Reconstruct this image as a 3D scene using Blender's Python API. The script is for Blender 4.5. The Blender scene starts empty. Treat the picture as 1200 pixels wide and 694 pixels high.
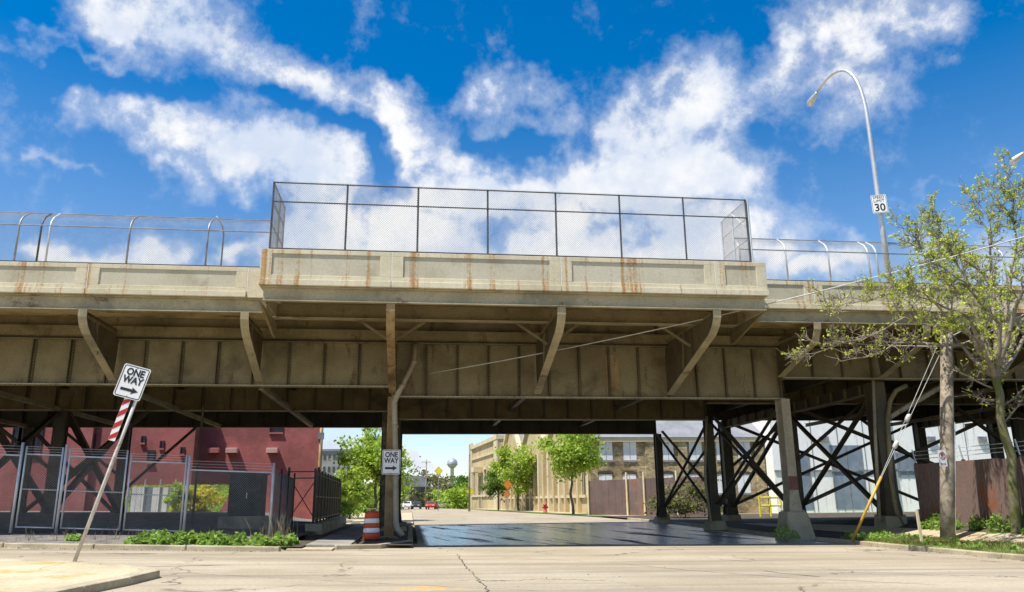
import bpy, math, random
import numpy as np
from mathutils import Vector, Matrix
rad = math.radians
random.seed(7); rng = np.random.default_rng(7)
SC = bpy.context.scene
COL = SC.collection

# ------------------------------------------------------------------ camera
FOC, PSI, TH, RO, CH = 923.35, rad(7.266), rad(14.537), rad(-.603), 1.5
_f = Vector((math.sin(PSI)*math.cos(TH), math.cos(PSI)*math.cos(TH), math.sin(TH)))
_r = Vector((math.cos(PSI), -math.sin(PSI), 0)); _u = _r.cross(_f)
_r, _u = _r*math.cos(RO)+_u*math.sin(RO), -_r*math.sin(RO)+_u*math.cos(RO)
cam = bpy.data.objects.new('camera', bpy.data.cameras.new('camera')); COL.objects.link(cam)
cam.matrix_world = Matrix(((_r.x, _u.x, -_f.x, 0), (_r.y, _u.y, -_f.y, 0), (_r.z, _u.z, -_f.z, CH), (0, 0, 0, 1)))
cam.data.sensor_width = 36; cam.data.lens = FOC/1200*36; cam.data.clip_end = 6000; cam.data.clip_start = .1
SC.camera = cam
def ray(x, y): return _f + _r*((x-600)/FOC) + _u*((347-y)/FOC)
def at(x, y, Y):                       # the point of the place seen at photo pixel x, y on the plane at distance Y down the street
    d = ray(x, y); t = Y/d.y; return Vector((d.x*t, Y, CH+d.z*t))

# ------------------------------------------------------------------ sun, sky, exposure
SUN = Vector((-.43, -.25, 1)).normalized()
sl = bpy.data.lights.new('sun', 'SUN'); sl.energy = 4.6; sl.angle = rad(.53); sl.color = (1, .95, .86)
so = bpy.data.objects.new('sun', sl); COL.objects.link(so)
so.rotation_euler = SUN.to_track_quat('Z', 'Y').to_euler(); so.location = (-20, -12, 60)
SC.view_settings.view_transform = 'Standard'; SC.view_settings.look = 'None'
SC.view_settings.exposure = .68; SC.view_settings.gamma = 1
world = bpy.data.worlds.new('World'); SC.world = world; world.use_nodes = True
SC.cycles.max_bounces = 6; SC.cycles.diffuse_bounces = 4; SC.cycles.transparent_max_bounces = 12
SC.cycles.sample_clamp_indirect = 6

class NT:
    def __init__(s, tree): s.t = tree; s.n = tree.nodes; s.l = tree.links
    def node(s, typ, ins=None, **kw):
        n = s.n.new(typ)
        for k, v in kw.items(): setattr(n, k, v)
        for k, v in (ins or {}).items():
            if hasattr(v, 'is_linked') or isinstance(v, bpy.types.NodeSocket): s.l.new(v, n.inputs[k])
            else: n.inputs[k].default_value = v
        return n
    def m(s, op, a, b=None, c=None, clamp=False):
        ins = {0: a}
        if b is not None: ins[1] = b
        if c is not None: ins[2] = c
        return s.node('ShaderNodeMath', ins, operation=op, use_clamp=clamp).outputs[0]
    def v(s, op, a, b=None, sc=None):
        ins = {0: a}
        if b is not None: ins[1] = b
        n = s.node('ShaderNodeVectorMath', ins, operation=op)
        if sc is not None:
            if isinstance(sc, bpy.types.NodeSocket): s.l.new(sc, n.inputs['Scale'])
            else: n.inputs['Scale'].default_value = sc
        return n.outputs['Value'] if op in ('DOT_PRODUCT', 'LENGTH', 'DISTANCE') else n.outputs[0]
    def noise(s, vec, scale, detail=4, rough=.55, dist=0, col=False):
        n = s.node('ShaderNodeTexNoise', {'Vector': vec, 'Scale': scale, 'Detail': detail, 'Roughness': rough, 'Distortion': dist})
        return n.outputs['Color' if col else 0]
    def ramp(s, x, a, b, lo=0., hi=1., smooth=True):
        n = s.node('ShaderNodeMapRange', {0: x, 1: a, 2: b, 3: lo, 4: hi}, clamp=True)
        if smooth: n.interpolation_type = 'SMOOTHSTEP'
        return n.outputs[0]
    def mix(s, f, a, b, mode='MIX'):
        n = s.node('ShaderNodeMix', data_type='RGBA', blend_type=mode)
        for k, v in ((0, f), (6, a), (7, b)):
            if isinstance(v, bpy.types.NodeSocket): s.l.new(v, n.inputs[k])
            else: n.inputs[k].default_value = v if k == 0 else (*v[:3], 1)
        return n.outputs[2]
    def vec(s, x, y, z):
        return s.node('ShaderNodeCombineXYZ', {0: x, 1: y, 2: z}).outputs[0]

def build_world():
    w = NT(world.node_tree)
    for n in list(w.n): w.n.remove(n)
    out = w.n.new('ShaderNodeOutputWorld')
    sky = w.node('ShaderNodeTexSky', sky_type='NISHITA', sun_disc=False)
    sky.sun_elevation = math.asin(SUN.z); sky.sun_rotation = math.atan2(SUN.x, SUN.y)
    sky.altitude = 200; sky.air_density = 1.0; sky.dust_density = .25; sky.ozone_density = 3.0
    skyc = w.node('ShaderNodeHueSaturation', {'Color': sky.outputs[0], 'Saturation': w.ramp(w.m('ARCSINE', w.node('ShaderNodeSeparateXYZ', {0: w.node('ShaderNodeTexCoord').outputs['Generated']}).outputs[2]), .05, .75, 1.05, 1.62), 'Value': 1.0, 'Hue': .5, 'Fac': 1.}).outputs[0]
    b1 = w.node('ShaderNodeBackground', {0: skyc, 1: .105})
    d = w.node('ShaderNodeTexCoord').outputs['Generated']
    sp = w.node('ShaderNodeSeparateXYZ', {0: d}).outputs
    az = w.m('ARCTAN2', sp[0], sp[1]); el = w.m('ARCSINE', sp[2])
    P = w.vec(az, el, 0.)
    wn = w.noise(d, 5., 4, .6, col=True); wn2 = w.noise(d, 17., 3, .6, col=True)
    w1 = w.v('SCALE', w.v('SUBTRACT', wn, (.5, .5, .5)), sc=.12)
    w2 = w.v('SCALE', w.v('SUBTRACT', wn2, (.5, .5, .5)), sc=.075)
    Pw = w.v('ADD', P, w.v('ADD', w1, w2)); Pw = w.v('MULTIPLY', Pw, (1, 1, 0))
    def ae(x, y):
        q = ray(x, y).normalized(); return (math.atan2(q.x, q.y), math.asin(q.z), 0.)
    S = [  # banks of cloud: ends, half width, weight
        ((120, -40), (210, 25), 60, .8), ((210, 10), (290, 50), 46, .75), ((310, 65), (370, 100), 32, .72),
        ((375, 105), (470, 150), 40, .8), ((470, 145), (530, 215), 56, 1.),
        ((110, 130), (220, 140), 30, .75), ((215, 150), (300, 185), 56, 1.), ((300, 185), (395, 205), 56, 1.), ((330, 215), (400, 260), 46, .85),
        ((195, 205), (240, 225), 20, .66), ((560, 120), (660, 95), 34, .72), ((590, 150), (690, 130), 30, .62),
        ((360, 285), (860, 285), 64, 1.02), ((520, 235), (660, 245), 50, 1.05), ((640, 225), (830, 210), 58, 1.12), ((740, 170), (830, 120), 58, .95),
        ((850, 150), (930, 100), 55, .76), ((930, 60), (1090, 20), 52, .8), ((950, 130), (1040, 75), 44, .7), ((850, 190), (960, 165), 30, .55),
        ((50, 300), (190, 306), 26, 1.), ((255, 312), (310, 296), 22, .9), ((640, 280), (760, 290), 40, .7),
        ((930, 318), (1010, 312), 24, .9), ((1030, 240), (1140, 218), 7, .42), ((1090, 300), (1200, 310), 40, .55),
        ((380, 545), (430, 520), 26, .9), ((470, 548), (520, 556), 14, .9), ((540, 545), (560, 540), 14, .7), ((20, 180), (130, 210), 8, .42), ((0, 50), (150, 75), 10, .44),
    ]
    cov = None
    for a, b, hw, wt in S:
        A = Vector(ae(*a)); B = Vector(ae(*b)) - A; n2 = B.dot(B)
        pa = w.v('SUBTRACT', Pw, tuple(A))
        h = w.m('DIVIDE', w.v('DOT_PRODUCT', pa, tuple(B)), n2, clamp=True)
        dd = w.v('LENGTH', w.v('SUBTRACT', pa, w.v('SCALE', tuple(B), sc=h)))
        c = w.ramp(dd, 0., hw*1.75/FOC, wt, 0.)
        cov = c if cov is None else w.m('SMOOTH_MAX', cov, c, .22)
    for a, b, hw, wt in (((405, 148), (448, 192), 24, .9), ((585, 190), (640, 178), 22, .7), ((560, 282), (590, 285), 20, .55), ((690, 262), (745, 275), 20, .5), ((300, 118), (370, 135), 18, .6), ((60, 85), (220, 100), 14, .5), ((450, 60), (540, 90), 26, .5), ((880, 40), (900, 70), 16, .4), ((250, 232), (300, 250), 20, .5), ((900, 170), (940, 185), 14, .4)):
        A = Vector(ae(*a)); B = Vector(ae(*b)) - A; n2 = B.dot(B)
        pa = w.v('SUBTRACT', Pw, tuple(A)); h = w.m('DIVIDE', w.v('DOT_PRODUCT', pa, tuple(B)), n2, clamp=True)
        dd = w.v('LENGTH', w.v('SUBTRACT', pa, w.v('SCALE', tuple(B), sc=h)))
        cov = w.m('SUBTRACT', cov, w.ramp(dd, 0., hw*1.6/FOC, wt*.62, 0.))
    # beyond the photograph's field of view the same broken cloud carries on
    far = w.ramp(w.v('DOT_PRODUCT', d, tuple(_f)), .80, .70, 0., 1.)
    gen = w.ramp(w.noise(w.v('MULTIPLY', d, (1, 1, 1.7)), 2.3, 5, .55), .42, .68, 0., .95)
    cov = w.m('MAXIMUM', cov, w.m('MULTIPLY', far, gen))
    fb = w.noise(d, 11., 10, .62, .12)
    fb2 = w.noise(d, 34., 6, .7)
    den = w.m('ADD', cov, w.m('ADD', w.m('MULTIPLY', w.m('SUBTRACT', fb, .5), 1.9), w.m('MULTIPLY', w.m('SUBTRACT', fb2, .5), .5)))
    core = w.ramp(den, .40, .98, 0., 1.); veil = w.ramp(den, .17, .85, 0., .48); den = w.m('MAXIMUM', core, veil)
    # light and grey within the cloud bodies
    sh = w.noise(w.v('ADD', d, (.03, .02, .05)), 7., 6, .6)
    shade = w.m('MULTIPLY', w.ramp(sh, .34, .60, 0., 1.), w.ramp(fb, .30, .58, .45, 1.))
    cc = w.mix(shade, (.66, .75, .91), (1, 1, 1))
    hz = w.ramp(el, .02, .22, 1., 0.)
    b2 = w.node('ShaderNodeBackground', {0: cc, 1: .63})
    mx = w.node('ShaderNodeMixShader', {0: den, 1: b1.outputs[0], 2: b2.outputs[0]})
    w.l.new(mx.outputs[0], out.inputs[0])
    world.cycles.sampling_method = 'MANUAL'; world.cycles.sample_map_resolution = 512
build_world()

# ------------------------------------------------------------------ materials
MATS = {}
def mat(name, c1, c2=None, scale=1.2, rough=.8, metal=0., bump=0., bscale=30., rust=None, rustamt=.5, rstretch=(1, 1, .15), spec=.4, fine=.12, dirt=None, dirtlo=.52, dirthi=.7, dscale=.6):
    m = bpy.data.materials.new(name); m.use_nodes = True; MATS[name] = m
    t = NT(m.node_tree); p = t.n['Principled BSDF']
    pos = t.node('ShaderNodeNewGeometry').outputs['Position']
    c2 = c2 or tuple(x*.72 for x in c1)
    col = t.mix(t.ramp(t.noise(pos, scale, 6, .6), .36, .64), c1, c2)
    if fine:
        g = t.ramp(t.noise(pos, scale*22, 3, .6), .3, .7, 1-fine, 1+fine)
        col = t.mix(1., col, t.vec(g, g, g), 'MULTIPLY')
    if dirt:
        col = t.mix(t.ramp(t.noise(pos, dscale, 7, .65, .4), dirtlo, dirthi, 0, .85), col, dirt)
    if rust:
        sv = t.v('MULTIPLY', pos, rstretch)
        k = t.ramp(t.m('ADD', t.noise(sv, 2.2, 6, .62), t.m('MULTIPLY', t.noise(pos, 14, 4, .6), .25)), .80-.22*rustamt, .90-.16*rustamt, 0, .9)
        col = t.mix(k, col, rust)
    t.l.new(col, p.inputs['Base Color'])
    p.inputs['Roughness'].default_value = rough; p.inputs['Metallic'].default_value = metal
    p.inputs['Specular IOR Level'].default_value = spec
    if bump:
        b = t.node('ShaderNodeBump', {'Height': t.noise(pos, bscale, 5, .6), 'Strength': bump, 'Distance': .02})
        t.l.new(b.outputs[0], p.inputs['Normal'])
    return m
RUST = (.16, .060, .018)
mat('parapet', (.62, .56, .41), (.53, .475, .335), .5, .9, bump=.25, rust=(.38, .185, .05), rustamt=.71, rstretch=(1.5, .2, .035), fine=.06, dirt=(.38, .335, .235), dirtlo=.52, dirthi=.78)
mat('parapet_panel', (.51, .47, .36), (.44, .40, .29), .6, .92, bump=.35, rust=(.34, .20, .07), rustamt=.56, rstretch=(1.5, .2, .035), fine=.06, dirt=(.33, .29, .21))
mat('slab', (.56, .43, .20), (.42, .31, .14), .7, .95, bump=.3, rust=(.045, .035, .022), rustamt=.62, rstretch=(.22, .75, 1.), dirt=(.20, .145, .07), dirtlo=.50, dirthi=.66, dscale=.6)
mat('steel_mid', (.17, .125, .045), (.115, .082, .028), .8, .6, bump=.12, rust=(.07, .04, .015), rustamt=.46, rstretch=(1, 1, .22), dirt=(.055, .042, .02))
mat('steel_stiff', (.125, .098, .05), (.085, .066, .034), .8, .7, rust=(.08, .04, .016), rustamt=.5)
mat('steel_deep', (.060, .047, .026), (.04, .032, .018), .8, .7, rust=(.07, .035, .014), rustamt=.5)  # darkest steel tone, for the flange under the stringer
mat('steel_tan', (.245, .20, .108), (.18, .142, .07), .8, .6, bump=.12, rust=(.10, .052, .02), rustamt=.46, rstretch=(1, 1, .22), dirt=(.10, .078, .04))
mat('steel_edge', (.42, .355, .22), (.31, .26, .155), .7, .55, bump=.1, rust=(.15, .09, .045), rustamt=.42, rstretch=(.4, 1, .8), dirt=(.20, .175, .12))
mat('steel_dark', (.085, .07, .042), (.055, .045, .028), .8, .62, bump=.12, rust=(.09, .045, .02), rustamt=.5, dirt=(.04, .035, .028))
mat('column_paint', (.40, .345, .25), (.31, .26, .18), .7, .6, bump=.12, rust=RUST, rustamt=.36, dirt=(.14, .115, .08))
mat('column_rusty', (.34, .245, .12), (.25, .155, .065), 1., .7, bump=.2, rust=(.16, .06, .02), rustamt=.75, dirt=(.09, .06, .03))
mat('red_oxide', (.20, .085, .065), (.15, .06, .045), 1.5, .75)
mat('pedestal', (.40, .335, .225), (.29, .24, .155), 1.2, .92, bump=.5, dirt=(.13, .11, .08))
mat('galv', (.62, .64, .66), (.50, .52, .54), 2., .45, .25, fine=.05)
mat('galv_dull', (.34, .34, .35), (.22, .22, .23), 2., .5, .5, fine=.05)
mat('fence_dark', (.10, .095, .09), (.06, .055, .05), 2., .5, .4, fine=.05)
mat('wire', (.33, .33, .33), (.24, .24, .24), 3., .5, .5, fine=0)
mat('lamp_metal', (.60, .61, .62), (.47, .48, .49), 1.5, .42, .55, fine=.04)
mat('lamp_glass', (.62, .62, .58), (.55, .55, .5), 3., .25, fine=0)
mat('kerb', (.45, .385, .265), (.34, .285, .19), 1.2, .92, bump=.4, dirt=(.25, .215, .16))
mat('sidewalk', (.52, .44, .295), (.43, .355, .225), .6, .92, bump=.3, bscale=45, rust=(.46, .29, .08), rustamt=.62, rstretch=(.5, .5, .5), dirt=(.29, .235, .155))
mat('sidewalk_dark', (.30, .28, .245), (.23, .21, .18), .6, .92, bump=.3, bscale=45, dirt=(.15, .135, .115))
mat('soil', (.095, .075, .055), (.055, .042, .03), 1.2, 1., bump=.8, bscale=16)
mat('gravel', (.20, .185, .165), (.115, .105, .095), 2.2, 1., bump=1., bscale=24, fine=.4)
mat('ground_far', (.16, .19, .06), (.20, .17, .09), .08, 1., fine=.2)
mat('grass', (.10, .19, .028), (.17, .22, .05), .7, .9, fine=.25, bump=.8, bscale=24, dirt=(.22, .19, .085), dirtlo=.48, dirthi=.66, dscale=1.1)
mat('white_paint', (.80, .79, .76), (.72, .71, .68), 1.5, .5, fine=.03)
mat('sign_white', (.80, .80, .79), (.74, .74, .73), 3., .4, fine=.03)
mat('sign_black', (.012, .012, .012), (.02, .02, .02), 3., .45, fine=0)
mat('sign_red', (.52, .025, .025), (.44, .02, .02), 3., .4, fine=.05)
mat('sign_back', (.42, .42, .42), (.34, .34, .34), 3., .5, .5, fine=.05)
mat('pole_white', (.60, .58, .53), (.46, .44, .39), 2.5, .6, rust=(.30, .2, .1), rustamt=.35, fine=.06)
mat('drum_orange', (.62, .075, .012), (.50, .055, .010), 3., .45, fine=.06, dirt=(.30, .06, .02), dirtlo=.58, dirthi=.8)
mat('rubber', (.022, .022, .022), (.035, .035, .035), 3., .8)
mat('red_brick', (.335, .098, .090), (.285, .078, .074), .35, .85, fine=.10, dirt=(.235, .07, .066), dscale=.25)
mat('red_trim', (.37, .125, .115), (.31, .10, .09), 1., .8)
mat('vent_pink', (.55, .33, .29), (.46, .27, .24), 1., .6)
mat('glass_dark', (.025, .03, .035), (.05, .055, .06), .6, .12, fine=0, spec=.6)
mat('black_metal', (.022, .022, .022), (.035, .032, .03), 3., .5)
mat('box_green', (.028, .036, .032), (.018, .022, .02), 1.5, .6)
mat('tan_brick', (.52, .415, .235), (.42, .325, .175), .18, .88, fine=.1, dirt=(.33, .26, .15), dscale=.2)
mat('tan_trim', (.60, .51, .34), (.50, .42, .27), .5, .85)
mat('slate', (.24, .245, .26), (.18, .185, .20), .4, .75)
mat('boarded', (.74, .75, .76), (.63, .64, .66), .8, .7, fine=.04)
mat('brown_metal', (.15, .10, .09), (.115, .077, .07), .5, .6, rust=(.20, .07, .025), rustamt=.45, rstretch=(1, 1, .3))
mat('rusty_metal', (.20, .135, .115), (.15, .10, .085), .6, .65, rust=(.27, .085, .025), rustamt=.62, rstretch=(.55, .55, .35), dirt=(.11, .075, .06), dirtlo=.54, dirthi=.74)
mat('white_wall', (.86, .85, .82), (.80, .79, .76), .2, .8, fine=.03, rust=(.50, .47, .42), rustamt=.5, rstretch=(1, 1, .1))
mat('blue_grey', (.22, .27, .33), (.17, .21, .26), .6, .6)
mat('grey_building', (.30, .29, .28), (.22, .21, .20), .3, .9)
mat('house_grey', (.22, .22, .235), (.17, .17, .18), .5, .8)
mat('bark', (.165, .135, .10), (.085, .068, .05), 4., .95, bump=.8, bscale=24, fine=.25)
mat('bark_mossy', (.165, .15, .085), (.12, .125, .035), 2.5, .95, bump=.8, bscale=26, fine=.25)
mat('twig', (.30, .25, .19), (.19, .155, .12), 4., .9, fine=.2)
mat('pole_wood', (.34, .285, .215), (.21, .17, .125), 3., .95, bump=.6, bscale=30, fine=.3, dirt=(.12, .095, .07), dirtlo=.5, dirthi=.66, dscale=2.2)
mat('yellow_plastic', (.58, .36, .04), (.48, .28, .03), 2., .5, dirt=(.35, .24, .09))
mat('cream_post', (.66, .58, .36), (.55, .46, .26), 2., .7)
mat('cable', (.55, .55, .53), (.45, .45, .43), 3., .5, fine=0)
mat('insulator', (.62, .61, .60), (.52, .51, .5), 3., .35, fine=0)
mat('sign_yellow', (.72, .66, .03), (.66, .58, .02), 3., .45, fine=.03)
mat('sign_orange', (.62, .20, .03), (.55, .17, .02), 3., .5, fine=.03)
mat('hydrant_red', (.45, .03, .03), (.36, .02, .02), 3., .45)
mat('tower_silver', (.55, .56, .57), (.43, .44, .45), .15, .35, .5, fine=.02)
mat('car_red', (.42, .02, .02), (.36, .018, .018), 1., .25); mat('car_white', (.75, .75, .75), (.7, .7, .7), 1., .3, fine=.02); mat('car_dark', (.03, .035, .05), (.025, .03, .04), 1., .25)
mat('yellow_paint', (.62, .43, .08), (.52, .34, .06), 2., .85)
mat('pipe_tan', (.40, .29, .12), (.30, .2, .08), 1., .6)
mat('joint', (.075, .068, .058), (.05, .045, .04), 2., .95)

def leaf_mat(name, c1, c2, trans=.45, hue=.0):
    m = bpy.data.materials.new(name); m.use_nodes = True; MATS[name] = m
    t = NT(m.node_tree); p = t.n['Principled BSDF']; out = t.n['Material Output']
    g = t.node('ShaderNodeNewGeometry')
    col = t.mix(g.outputs['Random Per Island'], c1, c2)
    n = t.ramp(t.noise(g.outputs['Position'], .9, 3), .35, .65, .75, 1.15); col = t.mix(1., col, t.vec(n, n, n), 'MULTIPLY')
    t.l.new(col, p.inputs['Base Color']); p.inputs['Roughness'].default_value = .55; p.inputs['Specular IOR Level'].default_value = .25
    tr = t.node('ShaderNodeBsdfTranslucent', {0: col})
    mx = t.node('ShaderNodeMixShader', {0: trans, 1: p.outputs[0], 2: tr.outputs[0]}); t.l.new(mx.outputs[0], out.inputs[0])
leaf_mat('leaf_spring', (.40, .52, .05), (.64, .66, .12), .45)
leaf_mat('leaf_bright', (.24, .42, .035), (.50, .58, .10), .5)
leaf_mat('leaf_mid', (.085, .19, .022), (.17, .29, .04))
leaf_mat('leaf_dark', (.045, .10, .018), (.09, .16, .03))
leaf_mat('leaf_yellow', (.66, .56, .03), (.50, .50, .05))
leaf_mat('leaf_weed', (.22, .40, .05), (.38, .50, .12))
leaf_mat('leaf_olive', (.14, .16, .05), (.22, .21, .08))
leaf_mat('grass_blade', (.16, .23, .04), (.36, .34, .12))

def road_mat():
    m = bpy.data.materials.new('road_concrete'); m.use_nodes = True; MATS['road'] = m
    t = NT(m.node_tree); p = t.n['Principled BSDF']
    pos = t.node('ShaderNodeNewGeometry').outputs['Position']; s = t.node('ShaderNodeSeparateXYZ', {0: pos}).outputs
    col = t.mix(t.ramp(t.noise(pos, .22, 6, .6), .35, .65), (.41, .35, .255), (.335, .28, .195))
    g = t.ramp(t.noise(pos, 14, 4, .65), .3, .7, .88, 1.12); col = t.mix(1., col, t.vec(g, g, g), 'MULTIPLY')
    # tyre-darkened bands along the cross street, oil drips, pale patches
    band = t.ramp(t.noise(t.v('MULTIPLY', pos, (.05, .8, 1)), 1.5, 5, .6), .44, .68, 0., .8); col = t.mix(band, col, (.235, .20, .155))
    pale = t.ramp(t.noise(t.v('MULTIPLY', pos, (.35, .8, 1)), .8, 5, .6), .58, .72, 0., .5); col = t.mix(pale, col, (.49, .45, .375))
    spots = t.ramp(t.noise(pos, 3.2, 5, .7), .66, .78, 0., .55); col = t.mix(spots, col, (.16, .13, .10))
    # cracks with a shape of their own
    wp = t.v('ADD', pos, t.v('SCALE', t.noise(pos, .9, 5, .6, col=True), sc=2.2))
    vo = t.node('ShaderNodeTexVoronoi', {'Vector': t.v('MULTIPLY', wp, (.16, .10, 0)), 'Scale': 1.}, feature='DISTANCE_TO_EDGE')
    crack = t.ramp(vo.outputs['Distance'], .0015, .0075, .8, 0.); crack = t.m('MULTIPLY', crack, t.ramp(t.noise(pos, .35, 3), .42, .56))
    col = t.mix(crack, col, (.07, .058, .045))
    # yellow stain on the concrete
    yp = t.v('LENGTH', t.v('MULTIPLY', t.v('SUBTRACT', t.v('ADD', pos, t.v('SCALE', t.noise(pos, 2.2, 5, .6, col=True), sc=.9)), YST), (.9, 1.3, 0)))
    yk = t.m('MULTIPLY', t.ramp(yp, .25, .75, 1., 0.), t.ramp(t.noise(pos, 6, 5), .40, .62, 0., .85)); col = t.mix(yk, col, (.55, .33, .07))
    # asphalt under the bridge, lightened and blued to paint in skylight, water run across
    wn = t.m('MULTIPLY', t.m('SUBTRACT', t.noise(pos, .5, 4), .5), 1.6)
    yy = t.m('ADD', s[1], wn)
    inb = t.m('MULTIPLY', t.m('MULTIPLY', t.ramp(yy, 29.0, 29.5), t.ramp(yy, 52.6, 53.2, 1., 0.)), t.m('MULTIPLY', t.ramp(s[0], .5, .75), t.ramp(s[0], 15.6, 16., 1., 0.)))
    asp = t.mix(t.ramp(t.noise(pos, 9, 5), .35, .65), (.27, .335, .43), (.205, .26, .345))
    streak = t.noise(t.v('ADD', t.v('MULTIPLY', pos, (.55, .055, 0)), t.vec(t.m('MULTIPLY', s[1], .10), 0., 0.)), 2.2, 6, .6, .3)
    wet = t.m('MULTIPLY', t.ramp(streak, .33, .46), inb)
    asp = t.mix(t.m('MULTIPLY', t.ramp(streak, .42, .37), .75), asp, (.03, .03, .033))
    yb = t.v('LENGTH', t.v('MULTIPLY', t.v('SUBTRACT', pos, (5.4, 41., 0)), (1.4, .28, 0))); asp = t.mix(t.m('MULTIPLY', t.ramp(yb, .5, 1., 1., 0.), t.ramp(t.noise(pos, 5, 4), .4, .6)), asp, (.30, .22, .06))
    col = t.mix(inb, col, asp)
    t.l.new(col, p.inputs['Base Color'])
    ro = t.m('SUBTRACT', .9, t.m('MULTIPLY', wet, .66)); t.l.new(ro, p.inputs['Roughness']); t.l.new(t.m('MULTIPLY', wet, t.ramp(streak, .36, .62, .45, .9)), p.inputs['Coat Weight']); p.inputs['Coat Roughness'].default_value = .23; p.inputs['Coat IOR'].default_value = 1.33
    t.l.new(t.m('ADD', .25, t.m('MULTIPLY', wet, .6)), p.inputs['Specular IOR Level'])
    b = t.node('ShaderNodeBump', {'Height': t.m('SUBTRACT', t.noise(pos, 40, 4, .65), t.m('MULTIPLY', crack, 1.5)), 'Strength': .3, 'Distance': .02})
    t.l.new(b.outputs[0], p.inputs['Normal'])
def brick_mat(name, c1, c2, mortar, sc, axis=0, stain=None, var=(.55, 1.25)):
    m = bpy.data.materials.new(name); m.use_nodes = True; MATS[name] = m
    t = NT(m.node_tree); p = t.n['Principled BSDF']
    pos = t.node('ShaderNodeNewGeometry').outputs['Position']; s = t.node('ShaderNodeSeparateXYZ', {0: pos}).outputs
    v = t.vec(s[axis], s[2], 0.)
    b = t.node('ShaderNodeTexBrick', {'Vector': v, 'Color1': (*c1, 1), 'Color2': (*c2, 1), 'Mortar': (*mortar, 1), 'Scale': sc, 'Mortar Size': .018, 'Bias': -.1})
    n = t.ramp(t.noise(pos, .35, 5, .65), .36, .64, *var)
    col = t.mix(1., b.outputs[0], t.vec(n, n, n), 'MULTIPLY'); col = t.mix(t.ramp(t.noise(pos, .2, 5, .65), .54, .66, 0, .5), col, stain or mortar)
    t.l.new(col, p.inputs['Base Color']); p.inputs['Roughness'].default_value = .9
    bm = t.node('ShaderNodeBump', {'Height': b.outputs['Fac'], 'Strength': .6, 'Distance': .02}, invert=True); t.l.new(bm.outputs[0], p.inputs['Normal'])
_q = ray(530, 685); YST = tuple(Vector((0, 0, CH)) + _q*(-CH/_q.z))
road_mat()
brick_mat('masonry', (.44, .35, .19), (.16, .12, .065), (.25, .21, .14), 1.35, stain=(.40, .24, .09))
brick_mat('red_masonry', (.37, .11, .10), (.32, .09, .085), (.26, .08, .075), 3.0, var=(.72, 1.15))

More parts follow.
